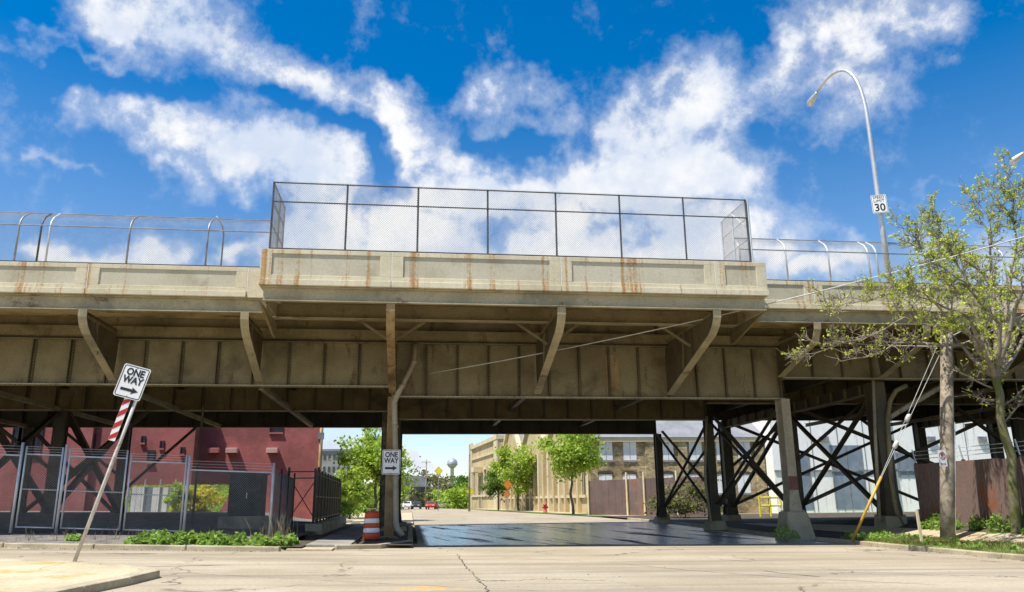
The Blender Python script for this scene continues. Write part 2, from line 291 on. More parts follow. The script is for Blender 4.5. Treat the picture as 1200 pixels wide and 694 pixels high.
# ------------------------------------------------------------------ mesh helpers
WL = {}
def link(o, parent=None, loc=None):
    COL.objects.link(o)
    if parent is not None: o.parent = parent
    if loc is not None: o.location = loc
    return o
def tag(o, label=None, cat=None, group=None, kind=None):
    if label: o['label'] = label
    if cat: o['category'] = cat
    if group: o['group'] = group
    if kind: o['kind'] = kind
    return o
def thing(name, label, cat, loc, group=None):
    o = bpy.data.objects.new(name, None); o.empty_display_size = .3; link(o); o.location = loc; WL[o.name] = Vector(loc)
    return tag(o, label, cat, group)
def origin(o):
    return WL.get(o.name, Vector((0, 0, 0))) if o is not None else Vector((0, 0, 0))
class MB:
    def __init__(s): s.v = []; s.f = []
    def add(s, vs, fs):
        n = len(s.v); s.v += [tuple(x) for x in vs]; s.f += [tuple(i+n for i in f) for f in fs]; return s
    def box(s, x0, x1, y0, y1, z0, z1):
        return s.add([(x0, y0, z0), (x1, y0, z0), (x1, y1, z0), (x0, y1, z0), (x0, y0, z1), (x1, y0, z1), (x1, y1, z1), (x0, y1, z1)],
                     [(3, 2, 1, 0), (4, 5, 6, 7), (0, 1, 5, 4), (1, 2, 6, 5), (2, 3, 7, 6), (3, 0, 4, 7)])
    def frame(s, a, b, up=(0, 0, 1)):
        a = Vector(a); b = Vector(b); d = (b-a).normalized(); up = Vector(up)
        if abs(d.dot(up)) > .98: up = Vector((0, 1, 0))
        r = d.cross(up).normalized(); return a, b, r, r.cross(d).normalized()
    def beam(s, a, b, w, h, up=(0, 0, 1), ow=0., oh=0.):
        a, b, r, u = s.frame(a, b, up); vs = []
        for p in (a, b):
            for i, j in ((-1, -1), (1, -1), (1, 1), (-1, 1)): vs.append(p + r*(i*w/2+ow) + u*(j*h/2+oh))
        return s.add(vs, [(3, 2, 1, 0), (4, 5, 6, 7), (0, 1, 5, 4), (1, 2, 6, 5), (2, 3, 7, 6), (3, 0, 4, 7)])
    def ibeam(s, a, b, w, h, t=.03, up=(0, 0, 1)):
        s.beam(a, b, t, h-2*t, up); s.beam(a, b, w, t, up, 0, h/2-t/2); return s.beam(a, b, w, t, up, 0, -h/2+t/2)
    def tube(s, pts, r, n=8, cap=True):
        pts = [Vector(p) for p in pts]; k = len(pts); rs = r if hasattr(r, '__len__') else [r]*k
        base = len(s.v); ref = None
        for i, p in enumerate(pts):
            d = (pts[min(i+1, k-1)]-pts[max(i-1, 0)]).normalized()
            if ref is None: ref = Vector((0, 0, 1)) if abs(d.z) < .9 else Vector((1, 0, 0))
            x = (ref - d*ref.dot(d)).normalized(); y = d.cross(x); ref = x
            for j in range(n):
                a = 2*math.pi*j/n; s.v.append(tuple(p + (x*math.cos(a)+y*math.sin(a))*rs[i]))
        for i in range(k-1):
            for j in range(n):
                q = base+i*n; s.f.append((q+j, q+(j+1) % n, q+n+(j+1) % n, q+n+j))
        if cap: s.f.append(tuple(base+j for j in reversed(range(n)))); s.f.append(tuple(base+(k-1)*n+j for j in range(n)))
        return s
    def prism(s, poly, fn, t0, t1):            # poly of 2D points, fn(a, b, t) -> 3D
        k = len(poly); vs = [fn(a, b, t0) for a, b in poly]+[fn(a, b, t1) for a, b in poly]
        return s.add(vs, [tuple(reversed(range(k))), tuple(range(k, 2*k))]+[(i, (i+1) % k, k+(i+1) % k, k+i) for i in range(k)])
    def lathe(s, prof, c, n=24):
        c = Vector(c); base = len(s.v)
        for r, z in prof:
            for j in range(n):
                a = 2*math.pi*j/n; s.v.append((c.x+r*math.cos(a), c.y+r*math.sin(a), c.z+z))
        for i in range(len(prof)-1):
            for j in range(n):
                q = base+i*n; s.f.append((q+j, q+(j+1) % n, q+n+(j+1) % n, q+n+j))
        return s
    def mesh(s, name, mt, org=Vector((0, 0, 0)), smooth=False, fix=True):
        me = bpy.data.meshes.new(name); o = tuple(org)
        me.from_pydata([(v[0]-o[0], v[1]-o[1], v[2]-o[2]) for v in s.v], [], s.f); me.materials.append(MATS[mt])
        if fix:
            import bmesh
            bm = bmesh.new(); bm.from_mesh(me); bmesh.ops.recalc_face_normals(bm, faces=bm.faces); bm.to_mesh(me); bm.free()
        if smooth: me.shade_smooth()
        return me
    def build(s, name, mt, parent=None, smooth=False, fix=True, bevel=0.):
        org = origin(parent); o = bpy.data.objects.new(name, s.mesh(name, mt, org, smooth, fix)); link(o, parent); WL[o.name] = org
        if bevel:
            md = o.modifiers.new('bevel', 'BEVEL'); md.width = bevel; md.segments = 2; md.limit_method = 'ANGLE'
        return o
def inst(name, me, parent, loc, rot=None):      # a piece that shares mesh data
    o = bpy.data.objects.new(name, me); link(o, parent, Vector(loc)-origin(parent)); WL[o.name] = Vector(loc)
    if rot: o.rotation_euler = rot
    return o
def quads(name, V, mt, parent=None, org=None):   # V: (n,4,3) leaf-sized faces
    org = origin(parent) if org is None else org
    V = np.asarray(V, np.float32)-np.array(tuple(org), np.float32); n = len(V); me = bpy.data.meshes.new(name)
    me.vertices.add(n*4); me.vertices.foreach_set('co', V.reshape(-1)); me.loops.add(n*4); me.loops.foreach_set('vertex_index', np.arange(n*4, dtype=np.int32))
    me.polygons.add(n); me.polygons.foreach_set('loop_start', np.arange(0, n*4, 4, dtype=np.int32)); me.update(calc_edges=True); me.materials.append(MATS[mt])
    o = bpy.data.objects.new(name, me); link(o, parent); WL[o.name] = org
    return o
def leafquads(C, size, asp=.6, upbias=.3):
    C = np.asarray(C); n = len(C); a = rng.normal(size=(n, 3)); a /= np.linalg.norm(a, axis=1, keepdims=True)
    nrm = rng.normal(size=(n, 3))+np.array([0, 0, upbias*2]); b = np.cross(nrm, a); b /= np.linalg.norm(b, axis=1, keepdims=True)+1e-9
    s = (size*(.6+.8*rng.random((n, 1)))); a = a*s; b = b*s*asp
    return np.stack([C-a*.9, C+b-a*.1, C+a, C-b-a*.1], axis=1)
def text(body, size, mt, M, name='lettering', parent=None, wide=1., bold=0.):
    cu = bpy.data.curves.new('t', 'FONT'); cu.body = body; cu.size = size; cu.align_x = 'CENTER'; cu.align_y = 'CENTER'; cu.extrude = .002; cu.offset = bold
    cu.resolution_u = 3
    ob = bpy.data.objects.new('t', cu); COL.objects.link(ob); bpy.context.view_layer.update()
    me = bpy.data.meshes.new_from_object(ob.evaluated_get(bpy.context.evaluated_depsgraph_get())); bpy.data.objects.remove(ob); bpy.data.curves.remove(cu)
    me.name = name; me.materials.clear(); me.materials.append(MATS[mt])
    # text lies in xy; stand it in local xz facing -y, then place by M
    T = M @ Matrix(((wide, 0, 0, 0), (0, 0, -1, 0), (0, 1, 0, 0), (0, 0, 0, 1)))
    org = origin(parent); me.transform(Matrix.Translation(-org) @ T)
    o = bpy.data.objects.new(name, me); link(o, parent); WL[o.name] = org; return o
def put(mb, M):
    mb.v = [tuple(M @ Vector(v)) for v in mb.v]; return mb
def smooth01(a, b, x): t = min(1, max(0, (x-a)/(b-a))); return t*t*(3-2*t)

# ------------------------------------------------------------------ ground, roads, pavements
def gz(x, y):                                  # the cross street falls gently to the right
    s = -.02*max(-26, x) if x < 0 else -.012*min(x, 26)
    return s*(1-smooth01(33, 50, y))
def sheet(name, xs, ys, dz, mt, parent=None, zf=None, kind='structure'):
    mb = MB(); W = len(xs)
    for y in ys:
        for x in xs: mb.v.append((x, y, (zf or gz)(x, y)+dz))
    for j in range(len(ys)-1):
        for i in range(W-1): mb.f.append((j*W+i, j*W+i+1, (j+1)*W+i+1, (j+1)*W+i))
    o = mb.build(name, mt, parent, True, fix=False)
    if kind and parent is None: o['kind'] = kind
    return o
lin = lambda a, b, n: [a+(b-a)*i/n for i in range(n+1)]
KX = 16.2
sheet('ground', [-3000, -600, -150, -60]+lin(-40, 40, 32)+[60, 150, 600, 3000], [-300, -60, -20]+lin(0, 60, 24)+[80, 120, 300, 900, 3500], -.14, 'ground_far')
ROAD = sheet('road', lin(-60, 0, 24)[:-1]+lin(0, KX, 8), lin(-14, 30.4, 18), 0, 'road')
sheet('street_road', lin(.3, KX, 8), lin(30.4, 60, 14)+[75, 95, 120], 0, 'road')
# the street bends a little to the left beyond the bridge
def bend(y): return -.085*max(0, y-75)
mb = MB()
for y in (120, 160, 220, 300, 420):
    mb.v += [(.3+bend(y)*.6-2, y, 0.), (KX+bend(y)*1.0, y, 0.)]
for i in range(4): mb.f.append((2*i, 2*i+1, 2*i+3, 2*i+2))
tag(mb.build('far_road', 'road', fix=False), kind='structure')
def seam(pts, w=.035, name='tar_seam'):
    P = []
    for (a, b), (c, d) in zip(pts[:-1], pts[1:]):
        n = max(2, int(math.hypot(c-a, d-b)/.22))
        for i in range(n): t = i/n; P.append(Vector((a+(c-a)*t+random.gauss(0, .025), b+(d-b)*t+random.gauss(0, .025))))
    P.append(Vector(pts[-1])); mb = MB()
    for i, p in enumerate(P):
        d = (P[min(i+1, len(P)-1)]-P[max(0, i-1)]).normalized(); q = Vector((-d.y, d.x))*w*random.uniform(.35, 1.)*.5
        for v in (p-q, p+q): mb.v.append((v.x, v.y, gz(v.x, v.y)+.006))
    for i in range(len(P)-1): mb.f.append((2*i, 2*i+1, 2*i+3, 2*i+2))
    return mb.build(name, 'joint', ROAD, fix=False)
def gp(x, y): q = ray(x, y); t = -CH/q.z; return (q.x*t, q.y*t)
seam([gp(536, 649), gp(545, 662), gp(560, 678), gp(580, 700)], .032)
seam([gp(-60, 683), gp(180, 676), gp(420, 684), gp(640, 691)], .022); seam([gp(590, 652), gp(720, 657), gp(800, 664), gp(930, 672), gp(1100, 678)], .03)
seam([gp(1190, 672), gp(1030, 664), gp(905, 656), gp(800, 647)], .022); seam([gp(895, 664), gp(920, 667), gp(960, 670)], .06); seam([gp(195, 664), gp(330, 657), gp(480, 650)], .022)
# parking court beyond the left trees (pale concrete)
sheet('parking_court', [-14, -8, -4, .25], [60, 75, 95, 120], -.03, 'sidewalk')
def rz(x, y):
    f = 1-smooth01(34, 46, y); return gz(x, y)+.10+f*(.10*smooth01(16.5, 18.9, x)+.26*min(1, max(0, (x-18.9)/1.35))+.32*smooth01(20.3, 21., x))
sheet('right_ground', lin(KX+.2, 22, 12)+lin(22.6, 40, 6)+[70], [-14, 0]+lin(8, 60, 26)+[70], 0, 'soil', zf=rz)

def kerb(name, pts, label, w=.2, h=.14, mt='kerb', seg=3.0):
    root = thing(name, label, 'kerb', Vector((pts[0][0], pts[0][1], gz(*pts[0]))))
    P = [Vector((x, y)) for x, y in pts]
    for a, b in zip(P[:-1], P[1:]):
        n = max(1, round((b-a).length/seg)); nrm = Vector((-(b-a).y, (b-a).x)).normalized()*w
        for i in range(n):
            g = .012 if n > 1 else 0.
            p = a.lerp(b, i/n+g/n); q = a.lerp(b, (i+1)/n); mb = MB(); vs = []
            dz = random.uniform(-.008, .008)
            for zz in (-.15, h+dz):
                for c in (p, q, q+nrm, p+nrm):
                    inset = 0
                    vs.append((c.x, c.y, gz(c.x, c.y)+zz))
            mb.add(vs, [(3, 2, 1, 0), (4, 5, 6, 7), (0, 1, 5, 4), (1, 2, 6, 5), (2, 3, 7, 6), (3, 0, 4, 7)])
            mb.build('kerb_stone', mt, root, bevel=.03)
    return root
kerb('kerb', [(KX, 6), (KX, 60)], 'long concrete kerb along the right side of the street', w=-.22)
kerb('kerb', [(-30, 30.6), (-12.5, 27.3), (-3.9, 25.6)], 'pale kerb in front of the gravel yard and weeds')
kerb('kerb', [(-2.3, 26.6), (-.9, 27.2), (.12, 29.9), (.12, 50)], 'kerb wrapping the corner by the orange traffic drum', mt='kerb')
# slabs
def slabs(name, x0, x1, y0, y1, nx, ny, dz, mt, label=None, th=.12, zf=gz, jit=.006):
    base = thing(name, label, 'pavement', Vector((x0, y0, zf(x0, y0)))); base['kind'] = 'structure'
    if 'category' in base: del base['category']
    for i in range(nx):
        for j in range(ny):
            a, b = x0+(x1-x0)*i/nx+.008, x0+(x1-x0)*(i+1)/nx-.008; c, d = y0+(y1-y0)*j/ny+.008, y0+(y1-y0)*(j+1)/ny-.008
            z = dz+random.uniform(-jit, jit); vs = []
            for zz in (z-th, z):
                for X, Y in ((a, c), (b, c), (b, d), (a, d)): vs.append((X, Y, zf(X, Y)+zz))
            MB().add(vs, [(3, 2, 1, 0), (4, 5, 6, 7), (0, 1, 5, 4), (1, 2, 6, 5), (2, 3, 7, 6), (3, 0, 4, 7)]).build('paving_slab', mt, base, bevel=.012)
    return base
slabs('right_pavement', 18.95, 20.2, 12, 45, 1, 24, .035, 'sidewalk', zf=rz)
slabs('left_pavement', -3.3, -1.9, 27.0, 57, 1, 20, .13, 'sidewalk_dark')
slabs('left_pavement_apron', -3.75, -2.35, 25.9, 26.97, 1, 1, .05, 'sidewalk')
sheet('grass_verge', lin(KX+.23, 18.9, 4), lin(8, 30.2, 12), .03, 'grass', zf=rz)
sheet('dirt_strip', lin(KX+.23, 18.9, 3), lin(30.3, 58, 10), .02, 'soil', zf=rz)
sheet('corner_soil', lin(-1.88, .1, 4), lin(27.5, 58, 10), .10, 'soil', zf=lambda x, y: gz(x, y)+.25*math.exp(-((x+.7)**2+(y-32)**2)/1.1))
# gravel yard behind the left kerb, rising under the bridge
def yz(x, y): 
    k = smooth01(27.5, 31, y+.12*(x+8)); return gz(x, y)+.10+(.30-.02*(x+8))*k*.62+.62*smooth01(32, 46, y)*smooth01(-6.5, -11, x)
sheet('yard', lin(-45, -3.95, 22), [26.0]+lin(27, 60, 24), 0., 'gravel', zf=lambda x, y: yz(x, y) if y > 25.8+.175*(-4.2-x)+.3 else gz(x, y)-.3)
sheet('yard_edge', lin(-3.94, -3.32, 2), lin(26.2, 58, 16), .1, 'soil')

# corner island lower left
isl = [(-30, 25.2), (-9.24, 20.3), (-7.3, 19.5), (-6.4, 18.9), (-5.18, 17.76), (-4.86, 17.13), (-4.95, 15.67), (-5.16, 14.17), (-5.9, 8.5), (-30, 8.5)]
inner = [(-30, 25.0), (-9.36, 20.08), (-7.42, 19.27), (-6.56, 18.68), (-5.4, 17.6), (-5.14, 17.08), (-5.23, 15.7), (-5.44, 14.2), (-6.18, 8.6), (-30, 8.6)]
root = thing('corner_pavement', None, None, Vector((-7, 17, gz(-7, 17)))); root['kind'] = 'structure'
def ipoly(poly, name, mt, dz, th=.2, bevel=.02):
    return MB().prism(poly, lambda a, b, t: (a, b, gz(a, b)+t), dz-th, dz).build(name, mt, root, bevel=bevel)
for i in range(0, 8):
    a, b, c, d = isl[i], isl[i+1], inner[i+1], inner[i]
    ipoly([a, b, c, d], 'kerb_stone', 'kerb', .145+random.uniform(-.006, .006), .3, .035)
ipoly([(-30, 24.9), (-9.4, 20.05), (-7.45, 19.24), (-7.3, 17.6), (-30, 22.4)], 'paving_slab', 'sidewalk', .135)
ipoly([(-7.42, 19.2), (-6.58, 18.65), (-5.43, 17.57), (-5.17, 17.06), (-5.21, 16.4), (-7.27, 17.55)], 'paving_slab', 'sidewalk', .140)
ipoly([(-30, 22.37), (-7.3, 17.57), (-5.22, 16.37), (-5.27, 15.7), (-5.47, 14.22), (-5.5, 13.9), (-30, 18.3)], 'paving_slab', 'sidewalk', .133)
ipoly([(-30, 18.27), (-5.5, 13.87), (-6.2, 8.65), (-30, 8.65)], 'paving_slab', 'sidewalk', .137)

# ------------------------------------------------------------------ the bridge
BX0, BX1 = -46., 62.
YF, YB = 28.3, 26.0                              # faces of the ordinary parapet and of the bay that projects
ZT, ZB, ZS = 9.76, 8.64, 8.64
BRX = [-33.2, -27.8, -22.3, -16.9, -11.45, -6.0, -.8, 5.05, 10.65, 15.6, 20.2, 25.8, 31.5, 37.2, 43., 49., 55.]
bridge = thing('viaduct', 'long tan steel girder viaduct crossing above the street', 'bridge', Vector((-.8, 32, 0)))
MB().box(BX0, BX1, YF+.1, 52., ZS, ZS+.2).build('deck_slab', 'slab', bridge)
MB().box(-5.15, 12.6, YB+.12, YF+.09, ZS-.13, ZS+.02).build('deck_slab', 'slab', bridge)
def parapet_bay(x0, x1, yf, z0, z1, th=.32, end=0):
    mb = MB(); g = .012; x0 += g; x1 -= g; d = .05; band = .30
    zb0, zb1 = z0+band, z1-.16; s = .38
    mb.box(x0, x1, yf+d, yf+th, z0, z1)                                  # core
    mb.box(x0, x1, yf, yf+d, zb1, z1); mb.box(x0, x1, yf, yf+d, z0+band-.1, zb0+.06)
    mb.box(x0, x0+s, yf, yf+d, zb0+.06, zb1); mb.box(x1-s, x1, yf, yf+d, zb0+.06, zb1)
    mb.box(x0-.004, x1+.004, yf-.07, yf+.05, z0, z0+band-.1)             # base ledge
    o = mb.build('parapet', 'parapet', bridge, bevel=.012)
    MB().box(x0+s+.004, x1-s-.004, yf+d-.012, yf+d+.01, zb0+.064, zb1-.004).build('panel', 'parapet_panel', o)
    return o
lefts = [x for x in BRX if x < -5.5]
for a, b in zip([BX0]+lefts, lefts+[-5.15]): parapet_bay(a, b, YF, ZB, ZT) if b-a > 1.5 else MB().box(a+.01, b-.01, YF+.002, YF+.32, ZB, ZT).build('parapet', 'parapet', bridge)
rights = [15.6]+[x for x in BRX if x > 16]
for a, b in zip([12.6]+rights, rights+[BX1]): parapet_bay(a, b, YF, ZB-.02, ZT+.0)
bays = [-5.15, -.8, 5.05, 10.65, 12.6]
for a, b in zip(bays[:-1], bays[1:]): parapet_bay(a, b, YB, 8.5, 9.76)
for x0 in (-5.14, 12.27): MB().box(x0, x0+.32, YB+.33, YF+.3, 8.5, 9.757).build('parapet', 'parapet', bridge, bevel=.012)
MB().box(BX0, BX1, 51.68, 51.98, ZB+.21, ZT).build('parapet', 'parapet', bridge)
for x in lefts: MB().box(x-.011, x+.011, YF+.006, YF+.25, ZB+.22, ZT-.01).build('joint_seal', 'boarded', bridge)
for x in rights: MB().box(x-.011, x+.011, YF+.006, YF+.25, ZB+.22, ZT-.01).build('joint_seal', 'boarded', bridge)
for x in bays[1:-1]: MB().box(x-.011, x+.011, YB+.006, YB+.25, 8.72, 9.75).build('joint_seal', 'boarded', bridge)
# edge beams (channel below the parapet)
def edge_beam(x0, x1, y, z0, z1):
    mb = MB(); mb.box(x0, x1, y, y+.03, z0+.03, z1-.002); mb.box(x0, x1, y-.13, y+.031, z0, z0+.03); mb.box(x0, x1, y-.10, y-.001, z1-.05, z1-.004)
    return mb.build('edge_beam', 'steel_edge', bridge)
edge_beam(BX0, -5.3, YF+.18, 8.10, 8.63); edge_beam(12.7, BX1, YF+.18, 8.10, 8.61)
edge_beam(-5.0, 12.5, YB+.16, 7.98, 8.49)
for x in (-4.97, 12.44): MB().box(x, x+.03, YB+.2, YF+.5, 8.0, 8.47).build('edge_beam', 'steel_edge', bridge)
for y, z0, z1, x0, x1, m in ((28.62, 7.99, 8.5, -5.2, 12.7, 'steel_tan'),):
    so_ = MB().ibeam((x0, y, (z0+z1)/2), (x1, y, (z0+z1)/2), .16, z1-z0, .02).build('stringer', m, bridge)
    MB().box(x0, x1, y-.17, y+.17, z0-.024, z0-.002).build('flange', 'steel_edge', so_)  # paler steel paints in the light on this bottom flange
for y in (34.2, 36.5, 38.8, 43.3, 45.5, 47.8):
    MB().ibeam((BX0, y, 8.38), (BX1, y, 8.38), .18, .5, .02).build('stringer', 'steel_dark', bridge)
# girders
riv = MB()
def rivet(p, n, r=.022):
    n = Vector(n); a = Vector((0, 0, 1)) if abs(n.z) < .5 else Vector((1, 0, 0)); b = n.cross(a); p = Vector(p)
    riv.add([p+a*r*1.5, p+b*r*1.5, p-a*r*1.5, p-b*r*1.5, p+n*r*1.3], [(0, 1, 4), (1, 2, 4), (2, 3, 4), (3, 0, 4)])
def girder(x0, x1, y, z0, z1, mt, sp=1.36, rv=False, stif=True):
    mb = MB(); mb.box(x0, x1, y-.012, y+.012, z0+.04, z1-.04); g = mb.build('girder', mt, bridge)
    MB().box(x0, x1, y-.22, y+.22, z0, z0+.04).build('flange', 'steel_edge' if mt != 'steel_dark' else mt, g); MB().box(x0, x1, y-.22, y+.22, z1-.04, z1).build('flange', mt, g)  # bottom flange in paler steel, painting in the light its edge catches
    MB().box(x0, x1, y-.028, y-.0125, z0+.042, z0+.20).build('flange_angle', mt, g); MB().box(x0, x1, y-.028, y-.0125, z1-.20, z1-.042).build('flange_angle', mt, g)
    n = max(1, round((x1-x0)/sp)); sm = MB(); h = z1-z0-.1
    sm.box(-.012, .012, -.15, 0, 0, h); sm.box(.0125, .10, -.03, 0, 0, h)
    me = sm.mesh('stiffener', 'steel_stiff' if mt != 'steel_dark' else mt) if stif else None
    for i in range(n+1):
        x = x0+(x1-x0)*i/n
        if stif:
            inst('stiffener', me, g, (min(max(x, x0+.02), x1-.11), y-.029, z0+.05))
        if rv:
            k = int((h-.3)/.12)
            for j in range(k): rivet((x+.06, y-.0595, z0+.22+j*.12), (0, -1, 0))
    if rv:
        k = int((x1-x0)/.18)
        for j in range(k):
            X = x0+.07+j*.18
            rivet((X, y-.0285, z0+.12), (0, -1, 0)); rivet((X, y-.0285, z1-.12), (0, -1, 0))
            rivet((X, y-.12, z0), (0, 0, -1), .028)
    return g
for y, m in ((32., 'steel_tan'), (41., 'steel_mid'), (50., 'steel_dark')):  # same steel darkened inward: shade beneath the deck put into the girder colours
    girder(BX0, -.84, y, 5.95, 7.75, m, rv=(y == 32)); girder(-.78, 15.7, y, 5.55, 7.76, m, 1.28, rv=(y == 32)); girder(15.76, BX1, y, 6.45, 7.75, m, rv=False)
    # channel between girder and slab
    MB().box(BX0, BX1, y-.05, y+.05, 7.765, ZS-.003).build('stringer', m, bridge)
    if y == 32:
        MB().box(BX0, BX1, 31.62, 31.65, 7.78, 8.22).build('stringer', 'steel_tan', bridge); MB().box(BX0, BX1, 31.55, 31.94, 7.762, 7.779).build('stringer_flange', 'steel_deep', bridge)
g1 = MB().box(8.0, 8.55, 31.955, 31.986, 5.75, 7.4).build('splice_plate', 'column_rusty', bridge)
for i in range(4):
    for j in range(14): rivet((8.06+i*.14, 31.954, 5.82+j*.115), (0, -1, 0), .014)
tag(riv.build('rivets', 'steel_tan', bridge, fix=False), kind='stuff')
# floor beams
for x in BRX:
    MB().ibeam((x, 32.06, 7.55), (x, 49.9, 7.55), .3, 1.1, .03).build('floor_beam', 'steel_dark', bridge)
    if x < 14 or x > 21:
        MB().ibeam((x, 32.3, 5.98 if x < 0 else 6.1), (x, 49.7, 5.98 if x < 0 else 6.1), .2, .2, .02).build('bottom_strut', 'steel_edge' if x < 0 else 'steel_tan', bridge)  # left struts in paler steel, with bounced sunlight put into the colour
# brackets
def bracket(x, prof, y1, ztop, wf=.29, mt='steel_tan', knees=False):
    # prof: outer edge (y, z) from deck edge to girder
    pts = [Vector((0, y, z)) for y, z in prof]
    web = MB().prism([(y, z) for y, z in prof]+[(y1, ztop), (prof[0][0]+.03, ztop)], lambda a, b, t: (x+t, a, b), -.012, .012).build('bracket', 'steel_stiff', bridge)
    fl = MB(); n = len(prof); vs = []
    for i, (y, z) in enumerate(prof):
        a = Vector(prof[max(0, i-1)]); b = Vector(prof[min(n-1, i+1)]); d = (b-a).normalized(); o = Vector((-d.y, d.x)); o = o if o.y < 0 or (o.y == 0) else -o
        if o.x > 0 and abs(o.y) < .3: o = -o
        for s in (-1, 1):
            for k in (0.002, .034): vs.append((x+s*wf/2, y+o.x*k, z+o.y*k))
    fs = []
    for i in range(n-1):
        q = i*4; fs += [(q, q+1, q+5, q+4), (q+2, q+6, q+7, q+3), (q+1, q+3, q+7, q+5), (q, q+4, q+6, q+2)]
    fs += [(0, 2, 3, 1), (4*n-4, 4*n-3, 4*n-1, 4*n-2)]
    fl.add(vs, fs).build('flange', 'steel_edge' if abs(x+.8) > .1 else 'column_rusty', web)
    for s in (-1, 1):                              # stiffening angles on the web
        MB().beam((x+s*.02, prof[0][0]+.4, 7.92), (x+s*.02, y1-.05, 7.92), .05, .1).build('web_angle', mt, web)
        MB().beam((x+s*.025, 29.6, 7.9), (x+s*.025, 29.9, prof[-1][1]+(.62 if not knees else .75)), .05, .09).build('web_angle', mt, web)
    if knees:
        for s in (-1, 1): MB().beam((x+s*.03, 28.9, 7.2), (x+s*1.25, 28.9, 8.02), .07, .09).build('knee_brace', mt, web)
for x in BRX:
    if -5.5 < x < 12: bracket(x, [(26.10, 7.975), (26.12, 7.72), (26.3, 7.45), (26.7, 7.2), (31.75, 5.72)], 31.97, 7.975, knees=True)
    else: bracket(x, [(28.32, 8.09), (28.34, 7.84), (28.5, 7.58), (28.85, 7.34), (31.76, 6.15 if x < 0 else 6.5)], 31.97, 8.09)
for x in (-5.1, 12.5):                             # side brackets of the projecting bay
    MB().prism([(26.2, 7.97), (28.4, 7.97), (29.4, 7.97), (29.4, 7.4), (29.0, 7.4)], lambda a, b, t: (x+t, a, b), -.04, .04).build('bracket', 'steel_tan', bridge)
# columns
def column(x, y, z0, ztop, mt, w=.5, d=.55, ped=None, flare=True):
    mb = MB()
    mb.box(x-.014, x+.014, y-d/2+.026, y+d/2-.026, z0+.001, ztop)
    c = mb.build('column', mt, bridge)
    for s in (-1, 1):
        yy = y+s*(d/2-.0125)
        if flare:
            pr = [(-w/2, ztop), (-w/2, z0+.75), (-w/2-.08, z0+.12), (-w/2-.08, z0), (w/2+.08, z0), (w/2+.08, z0+.12), (w/2, z0+.75), (w/2, ztop)]
        else: pr = [(-w/2, ztop), (-w/2, z0), (w/2, z0), (w/2, ztop)]
        MB().prism(pr, lambda a, b, t: (x+a, yy+t, b), -.0125, .0125).build('flange', mt, c)
        MB().box(x+s*(w/2-.13)-.06, x+s*(w/2-.13)+.06, y-d/2+.03, y+d/2-.03, z0+.01, ztop-.02).build('side_plate', mt, c)
    MB().box(x-w/2-.13, x+w/2+.13, y-d/2-.12, y+d/2+.12, z0-.04, z0-.001).build('base_plate', mt, c)
    if ped:
        zb, t, b = ped
        vs = []
        for zz, k in ((zb, b), (z0-.045, t)):
            for i, j in ((-1, -1), (1, -1), (1, 1), (-1, 1)): vs.append((x+i*k, y+j*k, zz))
        MB().add(vs, [(3, 2, 1, 0), (4, 5, 6, 7), (0, 1, 5, 4), (1, 2, 6, 5), (2, 3, 7, 6), (3, 0, 4, 7)]).build('pedestal', 'pedestal', c, bevel=.04)
    return c
column(-.8, 32, .2, 5.549, 'column_rusty', .36, .45, (-.1, .36, .46), False)
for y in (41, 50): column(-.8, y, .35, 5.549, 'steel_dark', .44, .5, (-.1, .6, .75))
cr = column(15.66, 32, .98, 5.549, 'column_paint', .38, .60, (-.2, .42, .62))
MB().prism([(-.192, 1.8), (-.192, 2.35), (.192, 2.35), (.192, 1.8)], lambda a, b, t: (15.66+a, 31.698+t, b), -.006, .001).build('paint_patch', 'red_oxide', cr)
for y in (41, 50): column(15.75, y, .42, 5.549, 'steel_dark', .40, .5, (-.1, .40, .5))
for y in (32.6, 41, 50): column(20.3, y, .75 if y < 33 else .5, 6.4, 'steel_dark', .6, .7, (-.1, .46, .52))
for x in (-16.9, -22.3):
    for y in (32, 41, 50): column(x, y, .9, 5.949, 'steel_dark', .5, .55, (.1, .6, .8))
for x in (34., 39.5):
    for y in (32.6, 41, 50): column(x, y, .7, 6.44, 'steel_dark', .55, .6, (-.3, .6, .8))
# bent caps along the street
for x in (20.3, 34., 39.5):
    g = MB(); g.box(x-.012, x+.012, 32.95, 50, 5.94, 6.42); c = g.build('bent_cap', 'steel_dark', bridge)
    MB().box(x-.2, x+.2, 32.95, 50, 5.90, 5.94).build('flange', 'steel_tan', c)
    for i in range(13): MB().box(x-.14, x-.0125, 33.6+i*1.27, 33.63+i*1.27, 5.941, 6.42).build('stiffener', 'steel_tan', c)
def brace(a, b, w=.18, mt='steel_dark', t=.02):
    m = MB(); m.beam(a, b, w, t); m.beam(a, b, t, w*.6, ow=w/2-t/2, oh=w*.3); m.beam(a, b, t, w*.6, ow=-w/2+t/2, oh=w*.3)
    return m.build('brace', mt, bridge)
def xbrace(p, q, z0, z1, w=.18, mt='steel_dark'):
    (x0, y0), (x1, y1) = p, q
    e = Vector((x1-x0, y1-y0)).normalized(); nx, ny = -e.y*.1, e.x*.1
    brace((x0+nx, y0+ny, z0), (x1+nx, y1+ny, z1), w, mt); brace((x0-nx, y0-ny, z1), (x1-nx, y1-ny, z0), w, mt)
xbrace((15.75, 41.3), (15.75, 49.7), 1.0, 5.5, .13); xbrace((15.75, 32.4), (15.75, 40.7), 1.2, 5.5, .12)
for y in (41, 50): xbrace((16., y), (20., y), .9, 5.7, .19)
xbrace((20.3, 33.), (20.3, 40.7), .9, 5.8, .2); xbrace((20.3, 41.3), (20.3, 49.7), .9, 5.8, .2)
